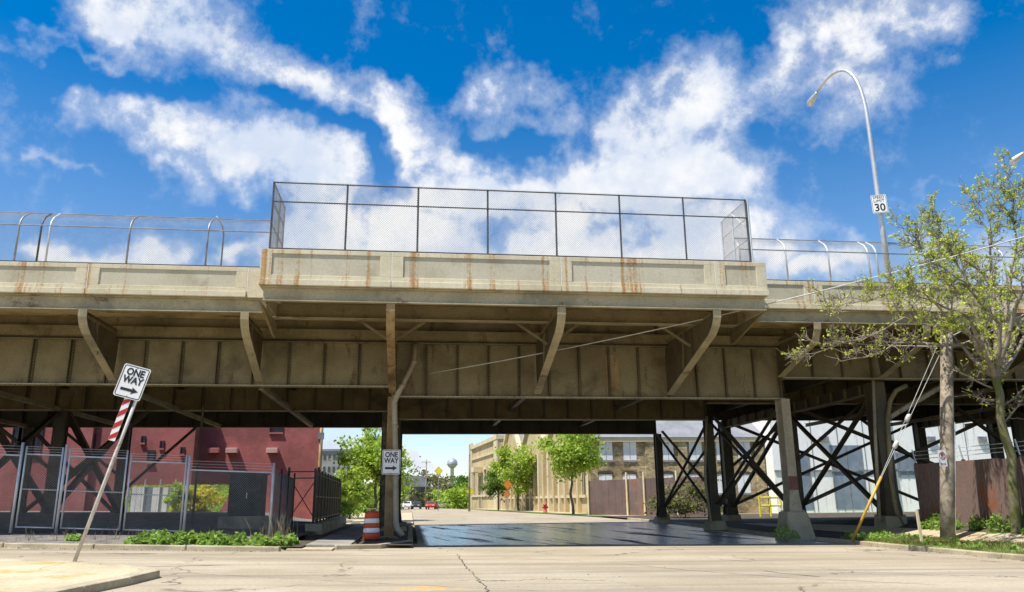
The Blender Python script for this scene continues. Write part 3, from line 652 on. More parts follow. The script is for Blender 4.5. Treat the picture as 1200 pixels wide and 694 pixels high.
for y in (41, 50):
    xbrace((20.6, y), (33.7, y), 1.0, 6.2, .24); brace((24.5, y-.3, 6.4), (20.5, y-.3, 3.4), .22); brace((29.8, y-.3, 6.4), (33.8, y-.3, 3.4), .22)
xbrace((34, 33), (34, 40.7), .9, 6, .3); xbrace((34.3, 41), (39.2, 41), .9, 6, .26)
xbrace((-22.1, 50), (-17.1, 50), 1., 5.7, .26)
xbrace((-16.9, 32.4), (-16.9, 40.7), 1.1, 5.8, .26); xbrace((-16.9, 41.3), (-16.9, 49.7), 1.1, 5.8, .3)
for y in (41, 50): brace((-16.7, y, 2.2), (-12.9, y, 5.9), .2); brace((-17.1, y-.4, 3.2), (-20.6, y-.4, 5.9), .2)
brace((20.5, 32.6, 4.6), (24.4, 32.6, 6.6), .3, 'column_paint'); brace((33.8, 32.6, 4.6), (29.6, 32.6, 6.6), .3, 'column_paint')
# drain pipes
dp = MB(); pts = [at(486, 404, 31.7), at(485, 424, 31.62), at(481, 433, 31.55), at(466, 462, 31.5), at(462, 472, 31.5), at(463.5, 530, 31.5), at(464, 612, 31.5), at(466, 620, 31.45), at(472, 628, 31.3)]
o = dp.tube(pts, .11, 12).build('drain_pipe', 'column_paint', bridge, True)
for (x, y) in ((485, 424), (471, 452), (463, 500), (463.7, 560)):
    p = at(x, y, 31.5 if y > 440 else 31.6); MB().tube([p-Vector((0, 0, .06)), p+Vector((0, 0, .06))], .13, 12).build('pipe_collar', 'column_paint', o, True)
pts = [at(1062, 452, 32.2), at(1050, 458, 32.2), at(1043, 470, 32.2), at(1040, 490, 32.2), at(1044, 560, 32.2), at(1050, 598, 32.2), at(1058, 617, 32.2)]
MB().tube(pts, .10, 10).build('drain_pipe', 'steel_tan', bridge, True)
MB().tube([at(1023, 440, 32.2), at(1026, 520, 32.2), at(1031, 612, 32.2)], .07, 8).build('drain_pipe', 'column_paint', bridge, True)
MB().tube([at(828, 488, 40.6), at(826, 560, 40.6), at(833, 612, 40.3)], .07, 8).build('drain_pipe', 'column_paint', bridge, True)

# ------------------------------------------------------------------ chain link
def chain(name, parent, P, L, prof_s, pitch=.085, r=.0036, mt='wire'):
    """P(u, s) -> point; diagonal wires both ways over length L and arc length prof_s[-1]."""
    V = []; F = []; S = prof_s[-1]
    for sg in (1, -1):
        u0 = -S if sg > 0 else 0.; end = L if sg > 0 else L+S
        while u0 < end:
            a, b = (max(0, -u0), min(S, L-u0)) if sg > 0 else (max(0, u0-L), min(S, u0))
            if b-a > .02:
                ss = [a]+[q for q in prof_s[1:-1] if a+.01 < q < b-.01]+[b]
                pts = [Vector(P(u0+sg*q, q)) for q in ss]; n0 = len(V)
                for i, p in enumerate(pts):
                    d = (pts[min(i+1, len(pts)-1)]-pts[max(i-1, 0)]).normalized(); x = d.cross(Vector((0, 0, 1))).normalized(); y = d.cross(x)
                    for k in range(3): V.append(tuple(p+(x*math.cos(2.094*k)+y*math.sin(2.094*k))*r))
                for i in range(len(pts)-1):
                    for k in range(3): q = n0+i*3; F.append((q+k, q+(k+1) % 3, q+3+(k+1) % 3, q+3+k))
            u0 += pitch
    m = MB(); m.v = V; m.f = F; o = m.build(name, mt, parent, fix=False); o['kind'] = 'stuff'; return o
def flatchain(parent, a, b, z0a, z1a, z0b=None, z1b=None, **k):
    a = Vector(a); b = Vector(b); z0b = z0a if z0b is None else z0b; z1b = z1a if z1b is None else z1b; L = (b-a).length; S = z1a-z0a
    def P(u, s):
        t = u/L; q = a.lerp(b, t); return (q.x, q.y, (z0a+(z0b-z0a)*t)+(s/S)*((z1a-z0a)*(1-t)+(z1b-z0b)*t))
    return chain('chain_mesh', parent, P, L, [0, S], **k)
# fence on the projecting bay
zf0, zf1 = 9.757, 12.2; yf = YB+.16
fn = thing('chain_link_fence', 'tall straight chain link fence on the projecting bay of the viaduct', 'fence', Vector((-4.9, yf, zf0)))
xs = [-4.9, -2.4, .05, 2.5, 4.95, 7.3, 9.7, 12.1]
pm = MB().tube([(0, 0, 0), (0, 0, zf1-zf0+.03)], .034, 8).mesh('post', 'fence_dark', smooth=False)
for x in xs: inst('post', pm, fn, (x, yf, zf0))
rm = lambda a, b, mt='fence_dark', r=.024: MB().tube([a, b], r, 6)
for z in (zf1, 11.5, 9.82): rm((xs[0], yf-.03, z), (xs[-1], yf-.03, z)).build('rail', 'fence_dark', fn)
flatchain(fn, (xs[0], yf-.04), (xs[-1], yf-.04), zf0+.05, zf1+.06)
for x, m in ((-4.9, 'galv_dull'), (12.1, 'galv')):
    for y in (yf+1.3, yf+2.35): MB().tube([(x, y, zf0), (x, y, zf1-.02)], .04, 8).build('post', m, fn)
    for z in (zf1, 11.5, 10.7, 9.82): rm((x, yf, z), (x, yf+2.35, z)).build('rail', m, fn)
    flatchain(fn, (x+.03, yf), (x+.03, yf+2.35), zf0+.05, zf1, mt='wire')
MB().tube([(12.1+.09, yf+.02, zf0), (12.1+.09, yf+.02, zf1+.05)], .045, 8).build('post', 'galv', fn)
rm((12.1, yf+.1, 11.2), (12.1, yf+1.25, 12.1)).build('brace_rail', 'galv', fn)
# curved fences
def curved_fence(xs, x0, x1, label, y, z0, zc, mts, dirn=1, rails=True):
    f = thing('chain_link_fence', label, 'fence', Vector((x0, y, z0)))
    prof = [(0, 0), (0, zc-z0), (.05, zc-z0+.22), (.20, zc-z0+.42), (.62, zc-z0+.72)]
    sarc = [0.]
    for a, b in zip(prof[:-1], prof[1:]): sarc.append(sarc[-1]+math.hypot(b[0]-a[0], b[1]-a[1]))
    for x, m, flip in xs:
        MB().tube([(x, y+flip*d, z0+h) for d, h in prof], .036, 8).build('post', m, f, True)
    def P(u, s):
        for i in range(len(sarc)-1):
            if s <= sarc[i+1]+1e-6: break
        t = (s-sarc[i])/(sarc[i+1]-sarc[i]); d = prof[i][0]+(prof[i+1][0]-prof[i][0])*t; h = prof[i][1]+(prof[i+1][1]-prof[i][1])*t
        return (x0+u, y+dirn*d-.02, z0+h)
    chain('chain_mesh', f, P, x1-x0, sarc)
    for s in (.06, sarc[1]+.05, sarc[-1]): rm(P(0, s), P(x1-x0, s)).build('rail', 'fence_dark' if s < 1 else 'galv_dull', f)
    return f
curved_fence([(x, m, k) for x, m, k in ((-35, 'galv_dull', 1), (-31.6, 'galv_dull', 1), (-28, 'galv_dull', 1), (-24.4, 'galv_dull', 1), (-20.8, 'galv_dull', 1), (-17.2, 'galv_dull', 1), (-14.02, 'galv_dull', 1), (-13.28, 'fence_dark', 1), (-12.98, 'galv', 1), (-10.27, 'galv_dull', 1), (-7.55, 'galv_dull', 1))],
             -36, -4.95, 'curved top chain link fence on the parapet left of the projecting bay', YF+.18, ZT, 11.13, None)
pp = thing('fence_post', 'thin pale bent post behind the left curved fence', 'post', Vector((-7.25, 29.5, ZS+.2)))
MB().tube([(-7.25, 29.5, ZS+.2), (-7.25, 29.5, 11.4), (-7.3, 29.35, 11.7), (-7.5, 29.2, 12.0)], .032, 8).build('pole', 'galv_dull', pp, True)
curved_fence([(x, 'galv', 1) for x in (12.75, 14.68, 16.48, 18.2, 18.56, 20.4, 22.3, 24.2, 26.1, 28., 29.9)], 12.75, 32.,
             'angled top chain link fence on the parapet right of the projecting bay', YF+.18, ZT, 11.02, None)

# ------------------------------------------------------------------ street lamps on the deck
def lamp(base, peak, head, label, sign=True):
    base = Vector(base); t = thing('street_lamp', label, 'street lamp', base, 'street lamps on the viaduct')
    top = Vector((base.x, base.y, peak))
    H = Vector(head); e = Vector((H.x-base.x, H.y-base.y, 0)).normalized(); P0 = Vector((base.x, base.y, peak-3.0)); pts = [base, base.lerp(P0, .5)]; rr = [.125, .105]
    P1 = P0+Vector((0, 0, 3.2)); P2 = H-e*1.55+Vector((0, 0, .85))
    for k in range(15):
        u = k/14; pts.append(P0*(1-u)**3+P1*(3*u*(1-u)**2)+P2*(3*u*u*(1-u))+H*u**3); rr.append(.088-.036*u)
    MB().tube(pts, rr, 12).build('pole', 'lamp_metal', t, True)
    MB().lathe([(.2, 0), (.2, .06), (.14, .1), (.13, .3)], base, 12).build('base', 'lamp_metal', t, True)
    dd = (H-pts[-2]).normalized(); hd = MB()
    n = 9
    hd.tube([H-dd*.05, H+dd*.05, H+dd*.25, H+dd*.5, H+dd*.68, H+dd*.76], [.05, .08, .13, .17, .13, .03], 12)
    h = hd.build('lamp_head', 'lamp_metal', t, True)
    MB().tube([H+dd*.3-Vector((0, 0, .1)), H+dd*.5-Vector((0, 0, .16)), H+dd*.66-Vector((0, 0, .1))], [.04, .12, .03], 10).build('lens', 'lamp_glass', h, True)
    return t
L1 = lamp((19.17, 28.75, ZS+.2), 20.0, at(957, 109, 31.6), 'tall curved street lamp with a speed limit sign on its pole')
q = ray(1194, 192); k = (17.6-CH)/q.z; hp = Vector((0, 0, CH))+q*k
lamp((hp.x+1.5, hp.y-2.8, ZS+.2), 18.9, hp+Vector((-.1, -.5, .35)), 'street lamp reaching in at the right edge above the tree')
def face(c, w, h, tilt=0., yaw=0., pitch=0.):
    return Matrix.Translation(Vector(c)) @ Matrix.Rotation(yaw, 4, 'Z') @ Matrix.Rotation(tilt, 4, 'Y') @ Matrix.Rotation(pitch, 4, 'X')
def plate(M, w, h, mt, r=.05, y0=-.004, y1=.0):
    poly = []
    for cx, cz, a0 in ((w/2-r, h/2-r, 0), (-w/2+r, h/2-r, 90), (-w/2+r, -h/2+r, 180), (w/2-r, -h/2+r, 270)):
        for k in range(5): a = rad(a0+k*22.5); poly.append((cx+r*math.cos(a), cz+r*math.sin(a)))
    return put(MB().prism(poly, lambda a, b, t: (a, t, b), y0, y1), M)
def border(M, w, h, bw, mt, name, parent, r=.05, y=-.0075, inset=.02):
    # thin printed border
    mb = MB(); outer = []; inner = []
    for R_, W_, H_, L in ((r, w-2*inset, h-2*inset, outer), (max(.01, r-bw), w-2*inset-2*bw, h-2*inset-2*bw, inner)):
        for cx, cz, a0 in ((W_/2-R_, H_/2-R_, 0), (-W_/2+R_, H_/2-R_, 90), (-W_/2+R_, -H_/2+R_, 180), (W_/2-R_, -H_/2+R_, 270)):
            for k in range(5): a = rad(a0+k*22.5); L.append((cx+R_*math.cos(a), y, cz+R_*math.sin(a)))
    n = len(outer); mb.add(outer+inner, [(i, (i+1) % n, n+(i+1) % n, n+i) for i in range(n)]); put(mb, M); return mb.build(name, mt, parent, fix=False)
def arrow(M, w, th, y=-.008):
    return put(MB().prism([(-w/2, -th/2), (w*.16, -th/2), (w*.12, -th*1.25), (w/2, 0), (w*.12, th*1.25), (w*.16, th/2), (-w/2, th/2)], lambda a, b, t: (a, t, b), y, y+.003), M)
# speed limit sign
c = at(1030.5, 239, 28.5); M = face(c, 0, 0, rad(-1.5), rad(-18))
s = thing('speed_limit_sign', 'white speed limit 30 sign on the curved street lamp pole', 'sign', c)
plate(M, .60, .80, 'sign_white').build('plate', 'sign_white', s); border(M, .60, .80, .014, 'sign_black', 'border', s)
def T(dx, dz, dy=-.007): return M @ Matrix.Translation((dx, dy, dz))
text('SPEED', .16, 'sign_black', T(0, .28), parent=s, wide=1.05); text('LIMIT', .16, 'sign_black', T(0, .13), parent=s, wide=1.15); text('30', .46, 'sign_black', T(0, -.17), parent=s, wide=.95, bold=.008)
MB().box(c.x-.05, c.x+.12, c.y+.002, c.y+.10, c.z-.02, c.z+.02).build('clamp', 'galv', s)

# ------------------------------------------------------------------ one way signs
def oneway(M, w, h, s):
    plate(M, w, h, 'sign_white', .05).build('plate', 'sign_white', s); border(M, w, h, .018, 'sign_black', 'border', s)
    put(plate(Matrix(), w, h, 'sign_back', .05, .0005, .004), M).build('plate_back', 'sign_back', s)
    for tx, dz in (('ONE', .285), ('WAY', .045)): text(tx, h*.29, 'sign_black', M @ Matrix.Translation((0, -.007, dz*h)), parent=s, wide=.86, bold=.008)
    for dz in (-.44, .44): put(MB().lathe([(0, .006), (.016, .005), (.018, 0)], (0, 0, 0), 8), M @ Matrix.Translation((0, -.005, dz*h)) @ Matrix.Rotation(rad(90), 4, 'X')).build('bolt', 'galv_dull', s)
    arrow(M @ Matrix.Translation((0, 0, -.25*h)), w*.66, h*.085).build('arrow', 'sign_black', s)
b0 = at(87, 658, 19.3); tp = at(166, 452, 19.3); ax = (tp-b0).normalized(); tilt = math.atan2(ax.x, ax.z)
s = thing('one_way_sign', 'tilted one way sign on a leaning pole at the corner', 'sign', b0)
b0.z = gz(b0.x, b0.y)+.13
MB().tube([b0, b0+(tp-b0)*1.0], .042, 10).build('pole', 'pole_white', s, True)
c = at(155, 448, 19.22); M = face(c, 0, 0, tilt, rad(4)); oneway(M, .61, .77, s)
c2 = at(140.5, 491, 19.24); M2 = face(c2, 0, 0, tilt, rad(4))
pl = plate(M2, .15, 1.02, 'sign_white', .02).build('striped_plate', 'sign_white', s)
for k in range(4):
    z = -.54+.28*k
    lo, hi = max(-.53, z), min(.53, z+.14)
    put(MB().prism([(-.072, max(-.50, z)), (.072, min(.50, z+.13)), (.072, min(.50, z+.27)), (-.072, min(.50, z+.14))], lambda a, b, t: (a, t, b), -.008, -.005), M2).build('red_stripe', 'sign_red', pl)
c = at(458.5, 541.5, 31.32); s = thing('one_way_sign', 'upright one way sign fixed to the bridge column', 'sign', c)
oneway(face(c, 0, 0, rad(.5), rad(-2)), .70, .93, s)
MB().box(c.x-.05, c.x+.05, c.y+.005, c.y+.2, c.z-.3, c.z-.25).build('clamp', 'galv', s)

# ------------------------------------------------------------------ traffic drum
dx, dy = at(436, 600, 30.2).x, 30.2; dz = gz(dx, dy)+.10
s = thing('traffic_drum', 'orange and white striped traffic drum beside the column', 'traffic drum', Vector((dx, dy, dz)))
MB().lathe([(0, 0), (.40, 0), (.42, .03), (.40, .07), (.31, .08), (0, .085)], (dx, dy, dz), 24).build('rubber_base', 'rubber', s, True)
H = 1.13; seg = [(.305, .08, 'drum_orange'), (.30, .30, 'sign_white'), (.285, .46, 'drum_orange'), (.28, .63, 'sign_white'), (.265, .79, 'drum_orange'), (.245, 1.0, None)]
for (r0, z0, m), (r1, z1, _) in zip(seg[:-1], seg[1:]):
    MB().lathe([(r0-.012, z0+.0), (r0, z0+.02), (r1+.004, z1-.02), (r1-.012, z1-.002)], (dx, dy, dz), 24).build('band', m, s, True)
MB().lathe([(.245, .995), (.235, 1.02), (.20, 1.04), (0, 1.05)], (dx, dy, dz), 24).build('lid', 'drum_orange', s, True)
MB().tube([(dx-.16, dy, dz+1.03), (dx-.14, dy, dz+1.13), (dx+.14, dy, dz+1.13), (dx+.16, dy, dz+1.03)], .025, 8).build('handle', 'cream_post', s, True)

# ------------------------------------------------------------------ left yard fence with gates
yg = 30.5
def gpt(x, Y=yg): return at(x, 600, Y).x
gzl = lambda X: .32+(.65-.32)*min(1.6, max(0, (-5.0-X)/8.1))
yf_ = thing('yard_fence', 'galvanised chain link yard fence with gates behind the leaning sign', 'fence', Vector((-5, yg, .3)))
px = {'p0': (25, 3.05), 'p1': (72, 3.0), 'p2': (224, 2.78), 'p3': (318, 2.62)}
def vpost(X, h, r=.05, mt='galv', Y=yg, z=None): z = gzl(X) if z is None else z; return MB().tube([(X, Y, z-.1), (X, Y, z+h)], r, 10).build('post', mt, yf_, True)
def leaf_gate(xa, xb, h, name='gate'):
    A, B = gpt(xa), gpt(xb); za, zb = gzl(A)+.08, gzl(B)+.08; g = MB()
    fr = MB().tube([(A, yg, za), (A, yg, za+h+.28)], .034, 8).tube([(B, yg, zb), (B, yg, zb+h+.28)], .034, 8).tube([(A, yg, za+h), (B, yg, zb+h)], .028, 8).tube([(A, yg, za+.03), (B, yg, zb+.03)], .028, 8).tube([(A, yg, za+h*.52), (B, yg, zb+h*.52)], .022, 8)
    o = fr.build(name, 'galv', yf_, True)
    m = flatchain(o, (A, yg-.02), (B, yg-.02), za+.02, za+h, zb+.02, zb+h, r=.0042)
    for k in (.1, .19, .27): MB().tube([(A, yg, za+h+k), (B, yg, zb+h+k)], .006, 4).build('strand', 'galv', o)
    return o
for xx, h in ((15.5, 3.0), (68.5, 2.98), (217, 2.75), (317.5, 2.6)): vpost(gpt(xx), h)
leaf_gate(21, 64.5, 2.52); leaf_gate(73.5, 142, 2.5); leaf_gate(147, 213, 2.4)
for xa, xb, h in ((-120, 14, 2.55), (218.5, 317, 2.25)):
    A, B = gpt(xa), gpt(xb); za, zb = gzl(A), gzl(B)
    MB().tube([(A, yg, za+h), (B, yg, zb+h)], .03, 8).build('rail', 'galv', yf_, True)
    flatchain(yf_, (A, yg-.02), (B, yg-.02), za+.03, za+h, zb+.03, zb+h, r=.0042)
    for k in (.12, .22, .32): MB().tube([(A, yg, za+h+k), (B, yg, zb+h+k)], .006, 4).build('strand', 'galv', yf_)
# return side
A = gpt(317.5); zz = gzl(A); e = (A-.35, 38.5)
MB().tube([(A, yg, zz+2.25), (*e, zz+2.25)], .028, 8).build('rail', 'galv_dull', yf_, True)
flatchain(yf_, (A, yg), e, zz+.03, zz+2.25, r=.004)
for t in (.33, .66, 1.): X, Y = A+(e[0]-A)*t, yg+(e[1]-yg)*t; vpost(X, 2.5, .04, 'fence_dark', Y, zz)
for k in (.12, .22): MB().tube([(A, yg, zz+2.25+k), (*e, zz+2.25+k)], .006, 4).build('strand', 'galv_dull', yf_)
# iron railing along the left pavement
bf = thing('iron_railing', 'dark iron railing on a concrete plinth along the left pavement', 'railing', Vector((-4.3, 37, .1)))
r0, r1 = (-4.15, 36.2), (-4.55, 54.)
MB().prism([(-4.42, 35.7), (-3.7, 35.7), (-4.1, 54), (-4.8, 54)], lambda a, b, t: (a, b, t), .0, .62).build('plinth', 'kerb', bf, bevel=.03)
pk = MB(); n = 110
for i in range(n+1):
    t = i/n; X, Y = r0[0]+(r1[0]-r0[0])*t, r0[1]+(r1[1]-r0[1])*t
    if i % 11 == 0: MB().box(X-.05, X+.05, Y-.05, Y+.05, .6, 2.95).build('post', 'black_metal', bf)
    else: pk.box(X-.012, X+.012, Y-.022, Y+.022, .72, 2.86)
tag(pk.build('pickets', 'black_metal', bf), kind='stuff')
for z in (.8, 1.75, 2.72): MB().beam((*r0, z), (*r1, z), .05, .05).build('rail', 'black_metal', bf)
bf2 = thing('iron_gate_frame', 'black iron gate frame between the yard fence and the railing', 'gate', Vector((-4.9, 38.6, .3)))
for z in (.6, 2.6, 2.9): MB().beam((-5.6, 38.7, z), (-4.3, 38.7, z), .05, .05).build('rail', 'black_metal', bf2)
for X in (-5.65, -4.3): MB().box(X-.05, X+.05, 38.65, 38.75, .2, 3.1).build('post', 'black_metal', bf2)
MB().beam((-5.6, 38.7, .7), (-4.35, 38.7, 2.6), .03, .04).build('brace', 'black_metal', bf2); MB().beam((-5.6, 38.72, 2.6), (-4.35, 38.72, .7), .03, .04).build('brace', 'black_metal', bf2)
# dark utility enclosure
ub = thing('utility_cabinet', 'dark metal equipment cabinet standing inside the fenced yard', 'cabinet', Vector((-8.2, 37, .5)))
xa, xb = at(267, 590, 37).x, at(306, 590, 37).x
MB().box(xa, xb, 37, 38.2, .95, 2.75).build('body', 'box_green', ub, bevel=.02); MB().box(xa-.08, xb+.08, 36.9, 38.3, 2.751, 2.83).build('lid', 'box_green', ub)
MB().box((xa+xb)/2-.01, (xa+xb)/2+.01, 36.985, 36.999, 1.0, 2.7).build('door_seam', 'rubber', ub); MB().box(xa-.3, xb+.5, 36.7, 38.5, .3, .949).build('plinth', 'pedestal', ub)
MB().box((xa+xb)/2+.05, (xa+xb)/2+.09, 36.95, 36.985, 1.7, 1.95).build('handle', 'galv', ub)
yp = thing('yard_pole', 'thin dark pole standing inside the fenced yard', 'pole', Vector((at(227, 590, 36).x, 36, .6)))
MB().tube([(yp.location.x, 36, .5), (yp.location.x+.05, 36, 5.6)], .05, 8).build('shaft', 'steel_dark', yp)
# pale panel fence at the back of the yard
wf = thing('panel_fence', 'pale grey panel fence at the back of the yard', 'fence', Vector((-16, 56, .4)))
for i in range(9):
    x = at(152+i*6.2, 590, 56).x; MB().box(x+.01, x+.36, 56, 56.04, .55, 2.6-.01*i).build('panel', 'blue_grey' if i % 4 == 3 else 'boarded', wf)
for i in range(4): x = at(150+i*18, 590, 56).x; MB().tube([(x, 55.95, .3), (x, 55.95, 3.1)], .04, 8).build('post', 'galv', wf)
bank = MB()
for j in range(9):
    for i in range(19): bank.v.append((-19.6+i*.38, 56.6+j*.5, .6+.27*j+.03*math.sin(i*1.7+j)))
for j in range(8):
    for i in range(18): bank.f.append((j*19+i, j*19+i+1, (j+1)*19+i+1, (j+1)*19+i))
tag(bank.build('grass_bank', 'grass', smooth=True, fix=False), kind='structure')

# ------------------------------------------------------------------ red building
YR = 63.
rb = thing('red_building', 'dark red painted brick building behind the fenced yard', 'building', Vector((-16, YR, 0)))
xr = at(372, 560, YR).x; xw = at(226, 540, YR-1.2).x; x2 = at(100, 540, YR-1.2).x; x3 = at(84, 540, YR-1.2).x
MB().box(-60, xr, YR, YR+2.5, -.2, 8.6).build('wall', 'red_masonry', rb); MB().box(-60, xr-5, YR+2.51, YR+24, -.2, 8.6).build('rear_wall', 'red_masonry', rb)
MB().box(-60, xw, YR-1.2, YR-.01, -.2, 10.6).build('wing_wall', 'red_masonry', rb)
MB().box(x3, x2+.4, YR-1.5, YR-1.21, -.2, 10.6).build('pilaster', 'red_trim', rb)
MB().box(xw+.02, xr+.15, YR-.15, YR+2.6, 8.61, 8.9).build('roof_coping', 'red_trim', rb)
for x, Y in ((273, YR), (320, YR), (252, YR)):
    c = at(x, 529, Y); v = MB().box(c.x-.42, c.x+.42, Y-.62, Y-.002, c.z-.16, c.z+.22).build('wall_vent', 'vent_pink' if x != 252 else 'red_trim', rb, bevel=.03)
    MB().box(c.x-.36, c.x+.36, Y-.56, Y-.1, c.z-.2, c.z-.161).build('vent_louvre', 'rubber', v)
def rwin(x, y, w, h, Y, mt='glass_dark'):
    c = at(x, y, Y); o = MB().box(c.x-w/2, c.x+w/2, Y-.02, Y-.002, c.z-h/2, c.z+h/2).build('window', mt, rb)
    MB().box(c.x-w/2-.08, c.x+w/2+.08, Y-.14, Y-.021, c.z-h/2-.12, c.z-h/2).build('sill', 'red_trim', o)
    MB().box(c.x-w/2-.06, c.x-w/2, Y-.07, Y-.003, c.z-h/2, c.z+h/2).build('frame', 'black_metal', o); MB().box(c.x+w/2, c.x+w/2+.06, Y-.07, Y-.003, c.z-h/2, c.z+h/2).build('frame', 'black_metal', o)
for x, y, w, h in ((168, 515, .2, .5), (190, 521, .2, .55), (214, 528, .2, .5), (177, 535, .4, .9), (106, 519, .6, 1.3), (35, 515, 1.6, 2.), (20, 516, .6, 1.8)): rwin(x, y, w, h, YR-1.2)
rwin(324, 503, .9, .5, YR)
MB().tube([(xr+.12, YR-.1, .2), (xr+.12, YR-.1, 8.5)], .11, 8).build('downpipe', 'pipe_tan', rb, True)
for z in (6.2, 7.7): MB().box(xr-.1, xr+.35, YR-.35, YR-.02, z, z+.5).build('pipe_bracket', 'house_grey', rb)

# ------------------------------------------------------------------ utility pole, guy wires, small signs on the right
ub0 = at(1111, 637, 26.8); zb = rz(ub0.x, 26.8)+.03; up = at(1109, 388, 26.8)
s = thing('utility_pole', 'weathered wooden utility pole on the grass verge', 'utility pole', Vector((ub0.x, 26.8, zb)))
tw = Vector((ub0.x, 26.8, zb-.1))
mid = tw.lerp(up, .5); MB().tube([tw, tw.lerp(up, .25), mid, up], [.255, .25, .235, .205], 14).build('shaft', 'pole_wood', s, True)
MB().tube([up-Vector((0, 0, .0)), up+Vector((0, 0, .03))], [.2, .12], 14).build('cap', 'pole_wood', s, True)
MB().beam(tw+Vector((.17, -.2, .3)), tw.lerp(up, .55)+Vector((.17, -.17, 0)), .05, .03).build('ground_wire_guard', 'cable', s)
# guy wires
ga, gb = at(1100, 410, 26.75), at(998, 628, 28.6); gb.z = rz(gb.x, gb.y)+.02
s = thing('guy_wire', 'pair of steel guy wires running down from the utility pole', 'guy wire', gb)
for o_ in (-.05, .05):
    MB().tube([ga+Vector((0, 0, o_*4)), ga.lerp(gb, .985)+Vector((o_*.6, 0, 0))], .012, 5).build('strand', 'cable', s)
for t in (.36, .50): p = ga.lerp(gb, t); d = (gb-ga).normalized(); MB().tube([p-d*.17, p-d*.1, p+d*.1, p+d*.17], [.03, .085, .085, .03], 10).build('insulator', 'insulator', s, True)
p = ga.lerp(gb, .665); MB().tube([p, gb], .05, 8).build('guard', 'yellow_plastic', s, True)
# no parking sign
c = at(1104.5, 537, 26.5); s = thing('no_parking_sign', 'small no parking sign fixed to the wooden utility pole', 'sign', c); M = face(c, 0, 0, 0, rad(8))
plate(M, .34, .58, 'sign_white', .03).build('plate', 'sign_white', s)
mb = MB(); n = 20
for i in range(n):
    a0, a1 = 2*math.pi*i/n, 2*math.pi*(i+1)/n
    mb.add([(.135*math.cos(a0), -.008, .08+.135*math.sin(a0)), (.135*math.cos(a1), -.008, .08+.135*math.sin(a1)), (.105*math.cos(a1), -.008, .08+.105*math.sin(a1)), (.105*math.cos(a0), -.008, .08+.105*math.sin(a0))], [(0, 1, 2, 3)])
put(mb, M).build('ring', 'sign_red', s, fix=False)
put(MB().beam((-.085, -.009, .165), (.085, -.009, -.005), .004, .028, up=(0, 1, 0)), M).build('slash', 'sign_red', s)
text('P', .22, 'sign_black', M @ Matrix.Translation((0, -.006, .08)), parent=s, bold=.004)
put(MB().prism([(-.12, -.2), (-.06, -.165), (-.06, -.19), (.06, -.19), (.06, -.165), (.12, -.2), (.06, -.235), (.06, -.21), (-.06, -.21), (-.06, -.235)], lambda a, b, t: (a, t, b), -.008, -.005), M).build('arrow', 'sign_red', s)
# leaning stub post and its shadowed board
a = at(1081, 640, 26.0); a.z = rz(a.x, 26)+.02; b = at(1074, 597, 26.0)
s = thing('marker_post', 'short leaning cream marker post in the grass by the utility pole', 'post', a)
MB().beam(a, b, .10, .05).build('post', 'cream_post', s, bevel=.01)
a2 = at(1084, 637, 26.3); s2 = thing('valve_board', 'flat yellow board lying at the foot of the wooden utility pole', 'board', a2)
MB().beam(Vector((a2.x, 26.3, rz(a2.x, 26.3)+.07)), Vector((a2.x+.65, 26.4, rz(a2.x, 26.3)+.07)), .5, .05).build('board', 'yellow_plastic', s2)
# overhead cables
def cable(pts, r, label, sag=.0, n=16):
    a, b = Vector(pts[0]), Vector(pts[1]); P = []
    for i in range(n+1): t = i/n; q = a.lerp(b, t); q.z -= sag*4*t*(1-t); P.append(q)
    o = MB().tube(P, r, 6).build('overhead_cable', 'cable', None, True); tag(o, label, 'cable'); return o
cable((at(505, 437.5, 31.9), at(1330, 240, 21.5)), .022, 'long pale cable running from the girder across to the upper right', .42)
cable((at(1105, 406, 26.7), at(960, 400, 31.6)), .014, 'thin cable from the utility pole back to the bridge', .05)
cable((at(1115, 394, 26.8), at(1260, 300, 27)), .017, 'upper service cable rising right from the utility pole', .2)
cable((at(1115, 408, 26.8), at(1290, 310, 27)), .017, 'lower service cable rising right from the utility pole', .25)

# ------------------------------------------------------------------ rusted fence on the right
rf = thing('rusted_metal_fence', 'tall rust streaked sheet metal fence behind the mossy tree', 'fence', Vector((21.0, 24, .5)))
n = 21
for i in range(n):
    y0 = 10.5+i*1.0; zt = 2.78+random.uniform(-.03, .03)
    m = MB(); k = 7; w = .995/k
    for j in range(k):                           # trapezoid ribs
        ya = y0+j*w; m.add([(21, ya, .35), (21, ya+w*.5, .35), (20.96, ya+w*.6, .35), (20.96, ya+w*.9, .35), (21, ya+w, .35), (21, ya, zt), (21, ya+w*.5, zt), (20.96, ya+w*.6, zt), (20.96, ya+w*.9, zt), (21, ya+w, zt)], [(0, 1, 6, 5), (1, 2, 7, 6), (2, 3, 8, 7), (3, 4, 9, 8)])
    o = m.build('panel', 'rusty_metal', rf, fix=False); md = o.modifiers.new('thick', 'SOLIDIFY'); md.thickness = .01
for i in range(8): y = 10.8+i*2.95; MB().box(21.03, 21.13, y, y+.1, .3, 2.85).build('post', 'steel_dark', rf)
MB().box(21.14, 21.2, 10.5, 31.5, 2.3, 2.4).build('rail', 'steel_dark', rf)
for z in (3.0, 3.15, 3.3): MB().tube([(21.05, 10.5, z), (21.05, 31.5, z)], .012, 4).build('strand', 'cable', rf)
for i in range(8): y = 10.8+i*2.95; MB().beam((21.08, y+.05, 2.84), (20.98, y+.05, 3.4), .04, .04).build('arm', 'galv', rf)

